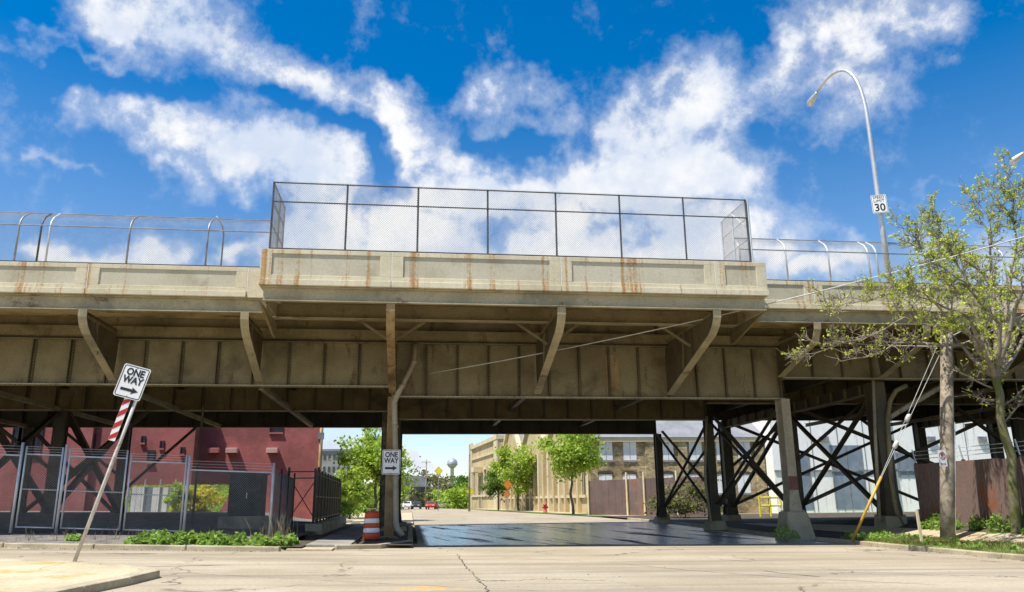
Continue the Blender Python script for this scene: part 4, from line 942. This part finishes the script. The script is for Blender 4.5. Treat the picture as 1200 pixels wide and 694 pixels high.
# ------------------------------------------------------------------ trees
def limb(mb, a, b, r0, r1, bendv, n=6, k=7):
    a, b = Vector(a), Vector(b); P = []
    for i in range(n+1): t = i/n; P.append(a.lerp(b, t)+Vector(bendv)*(4*t*(1-t))+Vector((random.gauss(0, .02), random.gauss(0, .02), random.gauss(0, .02)))*(b-a).length*.5*(0 < i < n))
    mb.tube(P, [r0+(r1-r0)*(i/n) for i in range(n+1)], k, cap=False); return P
def tree_sparse():
    K = .845; base = at(1189, 617, 30.2*K); base.z = rz(base.x, base.y)-.05; fork = at(1166, 442, 29.8*K)
    t = thing('street_tree', 'sparse spring tree with mossy trunk in front of the rusted fence', 'tree', base)
    tr = MB(); limb(tr, base-Vector((0, 0, .15)), fork, .18, .125, (.10, 0, 0), 8, 12); tr.build('trunk', 'bark_mossy', t, True)
    br = MB(); tw = MB(); L = []; LP = [(0, 0, 2, 3, 4, 6)]
    def twigs(P, r, lv):
        n = len(P)
        for i in range(1, n):
            for _ in range(2):
                if random.random() < (.42 if lv == 1 else .38): continue
                p = P[i-1].lerp(P[i], random.random()); d = (P[i]-P[i-1]).normalized()
                q = Vector((random.gauss(0, 1), random.gauss(0, 1), random.gauss(0.25, .8))).normalized(); e = (d*.85+q*.9).normalized()
                ln = random.uniform(.4, .95) if lv == 1 else random.uniform(.16, .42)
                Q = limb(br if lv == 1 else tw, p, p+e*ln, max(.008, r*.5 if lv == 1 else .010), .004 if lv > 1 else .008, q*ln*.12, 4 if lv == 1 else 3, 5 if lv == 1 else 4)
                if lv < 3: twigs(Q, r*.45, lv+1)
                if lv >= 2:
                    for _ in range(random.choice(LP[0])): u = random.uniform(.7, 1.05); L.append(tuple(p.lerp(Q[-1], u)+Vector((random.gauss(0, .035), random.gauss(0, .035), random.gauss(0, .035)))))
    F = fork
    lims = [((1130, 380), 29.6, [(1060, 372, 29.0), (985, 402, 28.2), (948, 415, 27.6)]), ((1135, 372), 29.2, [(1085, 350, 28.6), (1020, 352, 27.6), (965, 372, 27.0)]),
            ((1140, 360), 30.2, [(1104, 322, 30.0), (1080, 296, 29.8), (1064, 272, 29.6), ]), ((1148, 350), 30.4, [(1116, 300, 30.8), (1102, 272, 31.), (1096, 256, 31.2)]),
            ((1165, 350), 30., [(1160, 290, 30.2), (1156, 250, 30.4), (1140, 226, 30.6)]), ((1182, 352), 29.6, [(1192, 282, 29.2), (1188, 240, 29.), (1180, 206, 28.8)]),
            ((1195, 380), 29.6, [(1240, 310, 29.), (1270, 260, 28.6), (1290, 220, 28.)]), ((1200, 395), 30.4, [(1260, 380, 30.6), (1320, 350, 30.8)]),
            ((1150, 400), 28.6, [(1110, 372, 27.4), (1072, 338, 26.6), (1036, 332, 26.)]), ((1180, 370), 31.6, [(1150, 320, 33.), (1110, 280, 34.)]),
            ((1128, 405), 30.8, [(1050, 402, 31.), (1005, 420, 30.8)]), ((1172, 380), 28.8, [(1130, 330, 27.6), (1100, 310, 27.)]), ((1190, 360), 28.6, [(1215, 300, 27.6), (1220, 250, 27.)])]
    for (x, y), Y, rest in lims:
        LP[0] = (0, 0, 0, 0, 2, 3) if rest[-1][1] > 370 else (0, 0, 2, 4, 5, 6)
        p = at(x, y, Y*K); P = limb(br, F, p, .085, .06, (0, 0, -.12), 5, 8); r = .058; last = p; allp = []
        for k, (a, b, c) in enumerate(rest):
            q = at(a, b, c*K); Q = limb(br, last, q, r, r*.55, (random.gauss(0, .06), random.gauss(0, .06), random.gauss(0, .08)), 6, 7); twigs(Q, r, 1); r *= .55; last = q
        twigs(P, .05, 2)
    # low side shoots on the trunk
    LP[0] = (0, 0, 0, 0, 0, 2)
    for x, y, x1, y1 in ((1172, 500, 1205, 458), (1165, 470, 1140, 462), (1163, 455, 1115, 430), (1170, 480, 1218, 440)):
        Q = limb(br, at(x, y, 30.1*K), at(x1, y1, 29.5*K), .04, .015, (0, 0, -.06), 5, 6); twigs(Q, .02, 2)
    br.build('branches', 'twig', t, True, fix=False); tag(tw.build('twigs', 'twig', t, True, fix=False), kind='stuff')
    quads('crown', leafquads(L, .054, .6, .8), 'leaf_spring', t)
    return len(L)
tree_sparse()
def tree(name, label, base, h, rx, rz, mt, n=2600, leaf=.22, trunk=.13, ch=None, bark='bark', cl=46, group=None, ry=None):
    base = Vector(base); t = thing(name, label, 'tree', base, group); ry = ry or rx
    cz = base.z+(ch if ch else h-rz); C = Vector((base.x, base.y, cz)); tr = MB()
    limb(tr, base-Vector((0, 0, .2)), Vector((base.x, base.y, cz-rz*.35)), trunk, trunk*.7, (random.gauss(0, .06), 0, 0), 5, 8)
    tip = Vector((base.x, base.y, cz-rz*.4))
    V = []; per = n//cl
    for i in range(cl):
        v = rng.normal(size=3); v /= np.linalg.norm(v); r = .40+.72*rng.random()**.7
        r *= 1+.22*math.sin(3*math.atan2(v[1], v[0])+base.x+2.*v[2])
        c = np.array([C.x+v[0]*rx*r, C.y+v[1]*ry*r, C.z+v[2]*rz*r*(.92 if v[2] < 0 else 1.05)])
        if i % 3 == 0: limb(tr, tip+Vector((0, 0, random.uniform(-.2, .3)*rz)), Vector(c), trunk*.4, trunk*.08, (0, 0, -.1*rz), 4, 5)
        sz = .15*(rx+rz)/2*(.7+1.2*rng.random()); V.append(c+rng.normal(size=(per, 3))*np.array([sz, sz, sz*.62]))
    tr.build('trunk', bark, t, True, fix=False)
    quads('crown', leafquads(np.concatenate(V), leaf, .62, .5), mt, t); return t
# right side of the street beyond the bridge
b = at(672, 603, 80); tree('maple_tree', 'round bright green tree in front of the brown metal fence', (b.x, 80, .1), 7.8, 2.6, 2.35, 'leaf_bright', 6500, .17, .15, 5.9, cl=64)
b = at(608, 599, 112); tree('maple_tree', 'smaller green tree in front of the tan brick building', (b.x, 112, .1), 8.4, 3.4, 2.9, 'leaf_bright', 5600, .21, .17, 6.0, cl=56)
b = at(584, 599, 120); tree('maple_tree', 'dark green young tree behind the orange sign', (b.x, 120, .1), 6.4, 1.9, 1.8, 'leaf_mid', 3500, .17, .12, 4.2, cl=50)
# left side
b = at(436, 604, 60); tree('street_tree', 'bright green tree left of the bridge column beyond the drum', (b.x, 66, .1), 6.6, 2.3, 2.2, 'leaf_bright', 6000, .15, .13, 4.6, cl=60)
b = at(404, 602, 76); tree('street_tree', 'leafy tree beside the red building corner', (b.x+.3, 78, .1), 4.4, 1.9, 1.6, 'leaf_bright', 3500, .16, .11, 2.6, cl=40)
b = at(399, 602, 66); tree('shrub', 'rounded green shrub at the edge of the left pavement', (b.x, 66, .1), 2.4, 1.2, 1.0, 'leaf_weed', 2500, .11, .06, 1.1, cl=40)
b = at(420, 602, 84); tree('shrub', 'low green shrub below the left trees', (b.x, 84, .1), 2.2, 2.0, .9, 'leaf_weed', 2500, .12, .06, 1.0, cl=40)
for x, y, Y, rx, rz_, m, lb in ((538, 584, 170, 4.6, 2.6, 'leaf_bright', 'broad green tree left of the tan building'), (526, 586, 185, 2.8, 2.0, 'leaf_mid', 'low green tree beside the far yellow sign'), (548, 578, 185, 2.6, 3.4, 'leaf_mid', 'slim dark tree against the far end of the tan building'),
                           (500, 583, 215, 4., 2.4, 'leaf_olive', 'olive tree behind the parked cars'), (473, 570, 250, 4.5, 4.6, 'leaf_mid', 'green tree above the far grey house'), (489, 572, 320, 7., 5., 'leaf_olive', 'far hazy tree right of the grey house'), (506, 573, 340, 9., 4.5, 'leaf_olive', 'far olive tree left of the water tower stem'),
                           (540, 574, 300, 7., 5., 'leaf_olive', 'far olive tree right of the water tower'), (452, 578, 150, 3.4, 2.8, 'leaf_bright', 'green tree just left of the bridge column far down the street'), (420, 590, 130, 4., 1.6, 'leaf_mid', 'dark hedge tree below the far grey building')):
    c = at(x, y, Y); tree('far_tree', lb, (c.x, Y, -.1), c.z+rz_*.9, rx, rz_, m, 2600, .012*math.sqrt(Y)*2.0, .2, max(rz_*.8, c.z), cl=40, group='trees far down the street')
# shrubs under and behind the viaduct
b = at(812, 590, 58); tree('shrub', 'mossy green shrub between the viaduct columns', (b.x, 60, .2), 2.8, 2.3, 1.3, 'leaf_olive', 3000, .12, .06, 1.3, cl=40)
for x, lb, m in ((222, 'yellow flowering shrub at the back of the yard', 'leaf_yellow'), (240, 'second yellow flowering shrub beside the dark cabinet', 'leaf_yellow'), (209, 'bright green shrub left of the yellow flowers', 'leaf_bright')):
    b = at(x, 592, 55.5); tree('shrub', lb, (b.x, 55.5, .5), 2.0, .85, .85, m, 1800, .10, .05, 1.15, cl=30)

# ------------------------------------------------------------------ weeds and grass
def clumps(name, spots, mt, label=None, size=.085):
    V = []
    for x, y, z, r, h, n in spots:
        a = rng.random(n)*6.283; rr = r*np.sqrt(rng.random(n)); zz = z+h*rng.random(n)**.8*(1-.55*(rr/r)**2)
        V.append(np.stack([x+rr*np.cos(a), y+rr*np.sin(a), zz], 1))
    o = quads(name, leafquads(np.concatenate(V), size, .55, .7), mt); o['kind'] = 'stuff'; return o
sp = []
for i in range(74):
    px_ = 150+196*(i+random.random())/74; Y = random.uniform(26.6, 27.9)+.19*max(0, (345-px_)/30)*.55
    q = at(px_, 635, Y); r = random.uniform(.10, .26); sp.append((q.x, Y, yz(q.x, Y)-.02, r, random.choice((.1, .18, .25, .35, .45)), int(100*r/.2)))
for px_, Y in ((82, 28.8), (90, 28.7)): q = at(px_, 635, Y); sp.append((q.x, Y, yz(q.x, Y)-.03, .16, .28, 60))
clumps('weeds', sp, 'leaf_weed', size=.085)
sp = []
for i in range(70):
    y = random.uniform(17, 30.5); x = random.uniform(20.25, 20.85); sp.append((x, y, rz(x, y)-.03, random.uniform(.2, .4), random.uniform(.2, .5), 90))
clumps('fence_weeds', sp, 'leaf_weed', size=.09)
sp = [(at(915, 600, 31.0).x, 31.0, -.1, .35, .6, 200), (15.1, 30.9, -.1, .2, .35, 80)]
for i in range(30): sp.append((random.uniform(16.8, 18.8), random.uniform(28., 31), -.06, random.uniform(.15, .35), random.uniform(.15, .3), 60))
for i in range(26): sp.append((random.uniform(16.6, 18.8), random.uniform(16, 27), -.06, random.uniform(.1, .25), random.uniform(.1, .2), 45))
clumps('verge_weeds', sp, 'leaf_weed', size=.06)
n = 26000; X = KX+.28+rng.random(n)*2.4; Y = 12+rng.random(n)*18.; keep = (np.sin(X*2.3+Y*.7)+np.sin(Y*1.9-X)+rng.normal(size=n)*.7) > -.5; X, Y = X[keep], Y[keep]; n = len(X)
Z = np.array([rz(a, b) for a, b in zip(X, Y)])+.02; hgt = .04+.10*rng.random(n); an = rng.random(n)*6.28; w = .012; lx, ly = rng.normal(size=n)*.04, rng.normal(size=n)*.04
B0 = np.stack([X-w*np.cos(an), Y-w*np.sin(an), Z], 1); B1 = np.stack([X+w*np.cos(an), Y+w*np.sin(an), Z], 1); T1 = np.stack([X+lx+.003, Y+ly, Z+hgt], 1); T0 = np.stack([X+lx-.003, Y+ly, Z+hgt], 1)
tag(quads('verge_grass', np.stack([B0, B1, T1, T0], 1), 'grass_blade'), kind='stuff')
st = MB(); 
mat('dry_stalk', (.40, .32, .19), (.28, .21, .12), 3., .95)
def stalks(n, fx, fy, zf, hmax):
    for i in range(n):
        x, y = fx(), fy(); h = random.uniform(.25, 1.)*hmax; z = zf(x, y)-.02; a = random.gauss(0, .22); b = random.gauss(0, .22)
        st.tube([(x, y, z), (x+a*h*.4, y+b*h*.4, z+h*.6), (x+a*h, y+b*h, z+h)], [.009, .006, .003], 3, cap=False)
stalks(70, lambda: random.gauss(-4.6, .35), lambda: random.uniform(28.2, 30.8), yz, 1.0)
stalks(110, lambda: random.uniform(-13, -4.2), lambda: random.uniform(28.6, 30.2), yz, .45)
stalks(90, lambda: random.uniform(20.2, 20.9), lambda: random.uniform(18, 30), rz, .7)
stalks(90, lambda: random.uniform(16.6, 18.8), lambda: random.uniform(16, 30), rz, .28)
tag(st.build('dry_weeds', 'dry_stalk', fix=False), kind='stuff')
# grit swept against the kerbs
G = []
for i in range(900):
    t = random.random()
    if t < .5: y = random.uniform(14, 34); x = KX-abs(random.gauss(0, .16))-.02
    elif t < .95: u = random.random(); x = -13+9*u; y = 27.2-1.75*u-abs(random.gauss(0, .14))-.03
    else: x = random.uniform(-8, 14); y = random.uniform(14, 28)
    G.append((x, y, gz(x, y)+.006))
tag(quads('road_grit', leafquads(G, .016, .8, 2.), 'soil'), kind='stuff')
V = np.stack([-19.6+rng.random(5000)*6.8, 56.6+rng.random(5000)*4., np.zeros(5000)], 1); V[:, 2] = .6+.27*(V[:, 1]-56.6)/.5+.06
tag(quads('bank_grass', leafquads(V, .11, .35, .2), 'leaf_bright'), kind='stuff')
# grass strip in front of the tan building
mb = MB()
for y in (66, 80, 100, 125, 150): x = KX+.3+bend(y)*1.0-.4*(y > 70); mb.v += [(x, y, .07), (x+1.9, y, .07)]
for i in range(4): mb.f.append((2*i, 2*i+1, 2*i+3, 2*i+2))
tag(mb.build('grass_strip', 'grass', fix=False), kind='structure')
mb = MB()
for y in (60, 80, 100, 125, 150): x = KX+2.2+bend(y)*1.0-.4*(y > 70); mb.v += [(x-.0, y, .075), (x+9.9, y, .075)]
for i in range(4): mb.f.append((2*i, 2*i+1, 2*i+3, 2*i+2))
tag(mb.build('far_pavement', 'sidewalk', fix=False), kind='structure')

# ------------------------------------------------------------------ stone building with boarded windows, tan building, white building
YS = 86.
sb = thing('stone_building', 'old brown brick building with white boarded windows and slate roof', 'building', Vector((26, YS, 0)))
x0, x1 = at(692, 560, YS).x, at(905, 560, YS).x; ze = at(740, 513, YS).z
MB().box(x0, x1, YS, YS+18, -.2, ze).build('wall', 'masonry', sb)
MB().prism([(YS-.5, ze+.02), (YS+9, ze+5.5), (YS+18.5, ze+.02)], lambda a, b, t: (t, a, b), x0-.3, x1+.3).build('roof', 'slate', sb)
MB().box(x0-.2, x1+.2, YS-.4, YS-.01, ze-.45, ze).build('cornice', 'tan_trim', sb)
for i, px_ in enumerate((710, 738, 783, 815, 847, 872)):
    for (yc, hh) in ((528.5, 2.0), (567, 2.0)):
        c = at(px_, yc, YS); w = 1.45 if i != 2 else 1.2
        o = MB().box(c.x-w/2, c.x+w/2, YS-.03, YS-.002, c.z-hh/2, c.z+hh/2).build('window', 'boarded', sb)
        arch = [(c.x-w/2-.12+(w+.24)*k/8, c.z+hh/2+.16*math.sin(math.pi*k/8)) for k in range(9)]; arch = arch+[(a, b+.24) for a, b in reversed(arch)]
        MB().prism(arch, lambda a, b, t: (a, YS+t, b), -.10, -.004).build('lintel', 'steel_dark', o)
        MB().box(c.x-w/2-.1, c.x+w/2+.1, YS-.12, YS-.004, c.z-hh/2-.2, c.z-hh/2-.01).build('sill', 'slate', o)
        MB().box(c.x-.02, c.x+.02, YS-.045, YS-.031, c.z-hh/2, c.z+hh/2).build('board_joint', 'galv_dull', o)
for px_ in (761, 800, 890): c = at(px_, 540, YS); MB().box(c.x-.5, c.x+.5, YS-.25, YS-.003, -.2, ze-.46).build('pilaster', 'masonry', sb)
# tan building along the street
A = Vector((19.0, 86.2)); B = Vector((12.8, 166.)); e = (B-A).normalized(); nrm = Vector((-e.y, e.x)); Lb = (B-A).length
tb = thing('tan_building', 'long tan brick building with gables and arched windows', 'building', Vector((A.x, A.y, 0)))
def F(u, z, d): p = A+e*u+nrm*d; return (p.x, p.y, z)       # d positive = toward the street
def fbox(u0, u1, d0, d1, z0, z1):
    m = MB(); vs = [F(u, z, d) for z in (z0, z1) for u, d in ((u0, d0), (u1, d0), (u1, d1), (u0, d1))]
    return m.add(vs, [(3, 2, 1, 0), (4, 5, 6, 7), (0, 1, 5, 4), (1, 2, 6, 5), (2, 3, 7, 6), (3, 0, 4, 7)])
U = 49.
fbox(0, U, -16, 0, -.2, 8.2).build('wall', 'tan_brick', tb); fbox(U+.01, Lb, -16, .6, -.2, 11.6).build('block_wall', 'tan_brick', tb)
fbox(U-.1, Lb+.2, -16.2, 1.0, 11.61, 12.3).build('cornice', 'tan_trim', tb); fbox(U, Lb+.1, .61, .85, 9.4, 9.8).build('string_course', 'tan_trim', tb); fbox(U, Lb+.1, .61, .85, 2.2, 2.5).build('string_course', 'tan_trim', tb)
fbox(U-.05, U+3, .61, .9, -.2, 13.2).build('corner_pier', 'tan_trim', tb); fbox(Lb-3, Lb+.05, .61, .9, -.2, 12.9).build('corner_pier', 'tan_trim', tb)
fbox(0, U-.1, .005, .3, 1.7, 2.0).build('sill_course', 'tan_trim', tb)
for k in range(3):
    u0 = 2+k*15.5; gp = [(u0, 8.2), (u0+15., 8.2), (u0+7.5, 14.2)]
    MB().prism(gp, lambda a, b, t: F(a, b, t), -.5, -.02).build('gable', 'tan_brick', tb)
    for s in (0, 1):
        p, q = (gp[0], gp[2]) if s == 0 else (gp[2], gp[1]); MB().beam(F(p[0], p[1]+.2, .1), F(q[0], q[1]+.2, .1), .7, .45).build('gable_coping', 'tan_trim', tb)
    MB().prism([(u0, 8.21), (u0+15., 8.21), (u0+7.5, 13.9)], lambda a, b, t: F(a, b, t), -16, -.52).build('roof', 'slate', tb)
for k in range(18):
    u = .6+k*2.65; z0, z1 = 2.01, 6.4; pr = [(u, z0), (u+1.3, z0), (u+1.3, z1-.5), (u+1., z1-.1), (u+.65, z1), (u+.3, z1-.1), (u, z1-.5)]
    w = MB().prism(pr, lambda a, b, t: F(a, b, t), -.02, .012).build('window', 'glass_dark', tb)
    fbox(u+.61, u+.69, .013, .06, z0, z1-.05).build('mullion', 'tan_trim', w)
    fbox(u+1.65, u+2.3, .002, .45, -.2, 7.6).build('buttress', 'tan_trim' if k % 2 else 'tan_brick', tb)
for u, w, z0, z1 in ((55, 2., 2.6, 7.), (60, 2., 2.6, 7.), (66, 2.2, .2, 6.), (73, 2., 2.6, 7.)):
    wd = fbox(u, u+w, .58, .62, z0, z1).build('window', 'glass_dark', tb); fbox(u-.3, u+w+.3, .625, 1.0, z1, z1+.6).build('lintel', 'tan_trim', wd); fbox(u-.3, u, .622, .85, z0, z1).build('jamb', 'tan_trim', wd); fbox(u+w, u+w+.3, .622, .85, z0, z1).build('jamb', 'tan_trim', wd)
fbox(64.5, 70, 1.02, 2.4, 6.7, 7.6).build('door_canopy', 'tan_trim', tb)
# white building
YW = 84.
wb = thing('white_building', 'large plain white building seen through the viaduct bracing', 'building', Vector((50, YW, 0)))
x0, x1 = at(908, 560, YW).x, 95.; zt = at(1000, 470, YW).z
MB().box(x0, x1, YW, YW+25, -.2, zt).build('wall', 'white_wall', wb); MB().box(x0-.2, x1, YW-.25, YW-.01, zt-.5, zt+.2).build('cornice', 'galv_dull', wb)
for px_, y0, y1, w in ((990, 522, 600, 3.6), (1112, 545, 575, 3.4), (1170, 545, 572, 3.4), (934, 528, 600, 2.4), (1060, 530, 560, 2.)):
    a, b = at(px_, y0, YW), at(px_, y1, YW); o = MB().box(a.x-w/2, a.x+w/2, YW-.04, YW-.002, max(.2, b.z), a.z).build('window' if y1 < 590 else 'door', 'blue_grey', wb)
    for k in (-1, 0, 1): MB().box(a.x+k*w/2-.06, a.x+k*w/2+.06, YW-.09, YW-.041, max(.2, b.z), a.z).build('frame', 'galv_dull', o)
for i in range(18):
    xx = x0+1.5+i*3.1
    if xx < x1: MB().box(xx, xx+.07, YW-.05, YW-.003, .0, zt-.52).build('siding_seam', 'galv_dull', wb)
for px_ in (965, 1035, 1090, 1150):
    c = at(px_, 515, YW); MB().box(c.x-.5, c.x+.5, YW-.3, YW-.06, c.z-.3, c.z+.3).build('wall_vent', 'galv_dull', wb)
MB().tube([(x0+14, YW-.2, 0), (x0+14, YW-.2, zt-.4)], .12, 8).build('downpipe', 'house_grey', wb)
MB().box(x0, x1, YW-.15, YW-.051, 4.2, 4.4).build('string_course', 'galv_dull', wb)
# brown metal fence beyond the bridge
bfz = thing('brown_metal_fence', 'brown sheet metal fence in front of the boarded building', 'fence', Vector((18, 72, 0)))
fa, fb_ = at(691, 603, 77), at(830, 605, 66); n = 16
for i in range(n):
    a, b = Vector((fa.x, 77)).lerp(Vector((fb_.x, 66)), (i+.01)/n), Vector((fa.x, 77)).lerp(Vector((fb_.x, 66)), (i+.99)/n)
    MB().beam((a.x, a.y, 1.6), (b.x, b.y, 1.6), .05, 3.35+random.uniform(-.05, .05)).build('panel', 'brown_metal' if i not in (6, 7) else 'rusty_metal', bfz)
for t in (0., .36, .51, .78): p = Vector((fa.x, 77)).lerp(Vector((fb_.x, 66)), t); MB().tube([(p.x-.1, p.y-.1, 0), (p.x-.1, p.y-.1, 3.9)], .10, 8).build('post', 'cream_post', bfz)
# yellow rail under the viaduct
yr = thing('yellow_barrier', 'small yellow pipe barrier beneath the viaduct', 'barrier', Vector((at(903, 590, 60).x, 60, 0)))
a, b = at(890, 590, 60).x, at(915, 590, 60).x
for z in (.9, 1.5): MB().tube([(a, 60, z), (b, 60, z)], .07, 6).build('rail', 'sign_yellow', yr)
for x in (a, (a+b)/2, b): MB().tube([(x, 60, 0), (x, 60, 1.6)], .07, 6).build('post', 'sign_yellow', yr)

# ------------------------------------------------------------------ street furniture and things beyond the bridge
b = at(639, 600, 95); hz = thing('fire_hydrant', 'red fire hydrant on the grass beside the street', 'hydrant', Vector((b.x, 95, .08)))
MB().lathe([(0, 0), (.28, 0), (.28, .08), (.19, .1), (.19, .75), (.26, .78), (.26, .84), (.22, .95), (.1, 1.06), (.06, 1.18), (0, 1.2)], (b.x, 95, .08), 14).build('barrel', 'hydrant_red', hz, True)
for s in (-1, 1): MB().tube([(b.x, 95, .66), (b.x+s*.34, 95, .66)], .11, 8).build('nozzle', 'hydrant_red', hz, True)
def diamond(px_, py, Y, sz, mt, label, base_y=598, pole='galv_dull'):
    c = at(px_, py, Y); t = thing('warning_sign', label, 'sign', Vector((c.x, Y, 0))); M = face(c, 0, 0, rad(45))
    MB().tube([(c.x, Y+.06, 0), (c.x, Y+.06, c.z+sz*.4)], .05, 6).build('pole', pole, t); plate(M, sz, sz, mt, .06, -.01, 0).build('plate', mt, t); border(M, sz, sz, .03, 'sign_black', 'border', t, y=-.014)
    return t, c
t, c = diamond(514, 552, 125, .95, 'sign_yellow', 'yellow diamond warning sign on a pole near the parked cars')
t, c = diamond(551, 576, 120, .9, 'sign_yellow', 'yellow diamond warning sign beside the tan building')
t, c = diamond(595, 568, 108, 1.0, 'sign_orange', 'upper orange diamond work sign among the street trees')
t, c = diamond(594, 579, 108.5, .75, 'sign_orange', 'lower orange diamond work sign among the street trees')
# timber poles
def pole(px_, py0, Y, ztop, r, label, mt='pole_wood', arms=True):
    b = at(px_, py0, Y); t = thing('utility_pole', label, 'utility pole', Vector((b.x, Y, 0))); MB().tube([(b.x, Y, -.1), (b.x, Y, ztop)], [r, r*.75], 10).build('shaft', mt, t, True)
    if arms: MB().beam((b.x-1.1, Y-.15, ztop-.6), (b.x+1.1, Y-.15, ztop-.6), .1, .12).build('crossarm', mt, t)
    return t
pole(447.5, 600, 44, 11, .16, 'grey wooden pole just behind the bridge column', arms=False)
pole(550, 597, 118, 9.6, .16, 'slim wooden pole at the far corner of the tan building', arms=False)
pole(499, 590, 190, 11, .17, 'far wooden pole above the parked cars')
# water tower
c = at(530, 543, 420); w = thing('water_tower', 'silver water tower far beyond the street', 'water tower', Vector((c.x, 420, 0)))
R = 6.5*420/923*.9; R = 6*420/923
MB().lathe([(R*math.cos(rad(a)), c.z+R*.95*math.sin(rad(a))) for a in range(-80, 91, 10)], (c.x, 420, 0), 20).build('tank', 'tower_silver', w, True)
MB().lathe([(2.2, 0), (1.1, 4), (.9, c.z-R), (1.4, c.z-R*.85)], (c.x, 420, 0), 14).build('stem', 'tower_silver', w, True)
MB().lathe([(R*.9, c.z-R*.25), (R*1.08, c.z-R*.25), (R*1.08, c.z-R*.15), (R*.9, c.z-R*.15)], (c.x, 420, 0), 20).build('walkway', 'galv_dull', w)
# grey house and grey apartment block
c = at(482, 580, 215); h = thing('house', 'small grey gabled house at the end of the street', 'house', Vector((c.x, 215, 0)))
MB().box(c.x-4, c.x+4, 215, 224, 0, 5.2).build('wall', 'house_grey', h); MB().prism([(c.x-4.6, 5.2), (c.x+4.6, 5.2), (c.x+3, 8.0), (c.x-3, 8.0)], lambda a, b, t: (a, t, b), 214.5, 224.5).build('roof', 'slate', h)
for k in (-2.2, .2, 2.4): MB().box(c.x+k-.5, c.x+k+.5, 214.95, 214.998, 2, 3.6).build('window', 'glass_dark', h)
c0, c1 = at(377, 530, 230), at(424, 530, 230); ab = thing('apartment_building', 'long grey building on the rise behind the left trees', 'building', Vector((c0.x, 230, 0)))
zt = at(400, 529, 230).z; MB().box(c0.x-2, c1.x, 230, 245, 0, zt).build('wall', 'grey_building', ab); MB().box(c0.x-2.3, c1.x+.3, 229.7, 245, zt+.01, zt+.6).build('roof', 'house_grey', ab)
for i in range(9):
    for j in range(2): x = c0.x+.6+i*1.3; MB().box(x, x+.6, 229.9, 229.998, zt-2.2-3.4*j, zt-.8-3.4*j).build('window', 'glass_dark', ab)
# cars
def car(px_, Y, mt, label, yaw=0., sc=1.):
    b = at(px_, 592, Y); t = thing('parked_car', label, 'car', Vector((b.x, Y, 0)), 'cars parked far down the street'); M = Matrix.Translation((b.x, Y, 0)) @ Matrix.Rotation(yaw, 4, 'Z') @ Matrix.Scale(sc, 4)
    side = [(-2.2, .35), (2.2, .35), (2.25, .7), (2.1, .95), (1.2, 1.05), (.5, 1.5), (-1.1, 1.52), (-1.9, 1.08), (-2.25, 1.0)]
    put(MB().prism(side, lambda a, b, t: (a, t, b), -.88, .88), M).build('body', mt, t, bevel=.06)
    win = [(1.05, 1.06), (.46, 1.44), (-1.05, 1.46), (-1.7, 1.1)]
    for y0, y1 in ((-.9, -.881), (.881, .9)): put(MB().prism(win, lambda a, b, t: (a, t, b), y0, y1), M).build('window', 'glass_dark', t)
    put(MB().prism([(-.7, 1.1), (.7, 1.1), (.6, 1.44), (-.6, 1.44)], lambda a, b, t: (1.16-(b-1.06)*1.55+.03+t, a, b), 0, .02), M).build('windscreen', 'glass_dark', t)
    for x in (-1.4, 1.4):
        for y in (-.8, .8): put(MB().tube([(x, y-.1, .34), (x, y+.1, .34)], .34, 14), M).build('wheel', 'rubber', t)
    for y in (-.6, .6): put(MB().box(2.24, 2.28, y-.2, y+.2, .7, .85), M).build('headlight', 'lamp_glass', t); put(MB().box(-2.29, -2.25, y-.2, y+.2, .75, .9), M).build('tail_light', 'sign_red', t)
    return t
car(506, 155, 'car_red', 'red car parked at the end of the street', rad(-100)); car(488, 165, 'car_dark', 'dark car parked left of the red car', rad(-95)); car(520, 168, 'car_white', 'white car parked right of the red car', rad(-170)); car(476, 165, 'car_white', 'white car near the far left kerb', rad(-80))
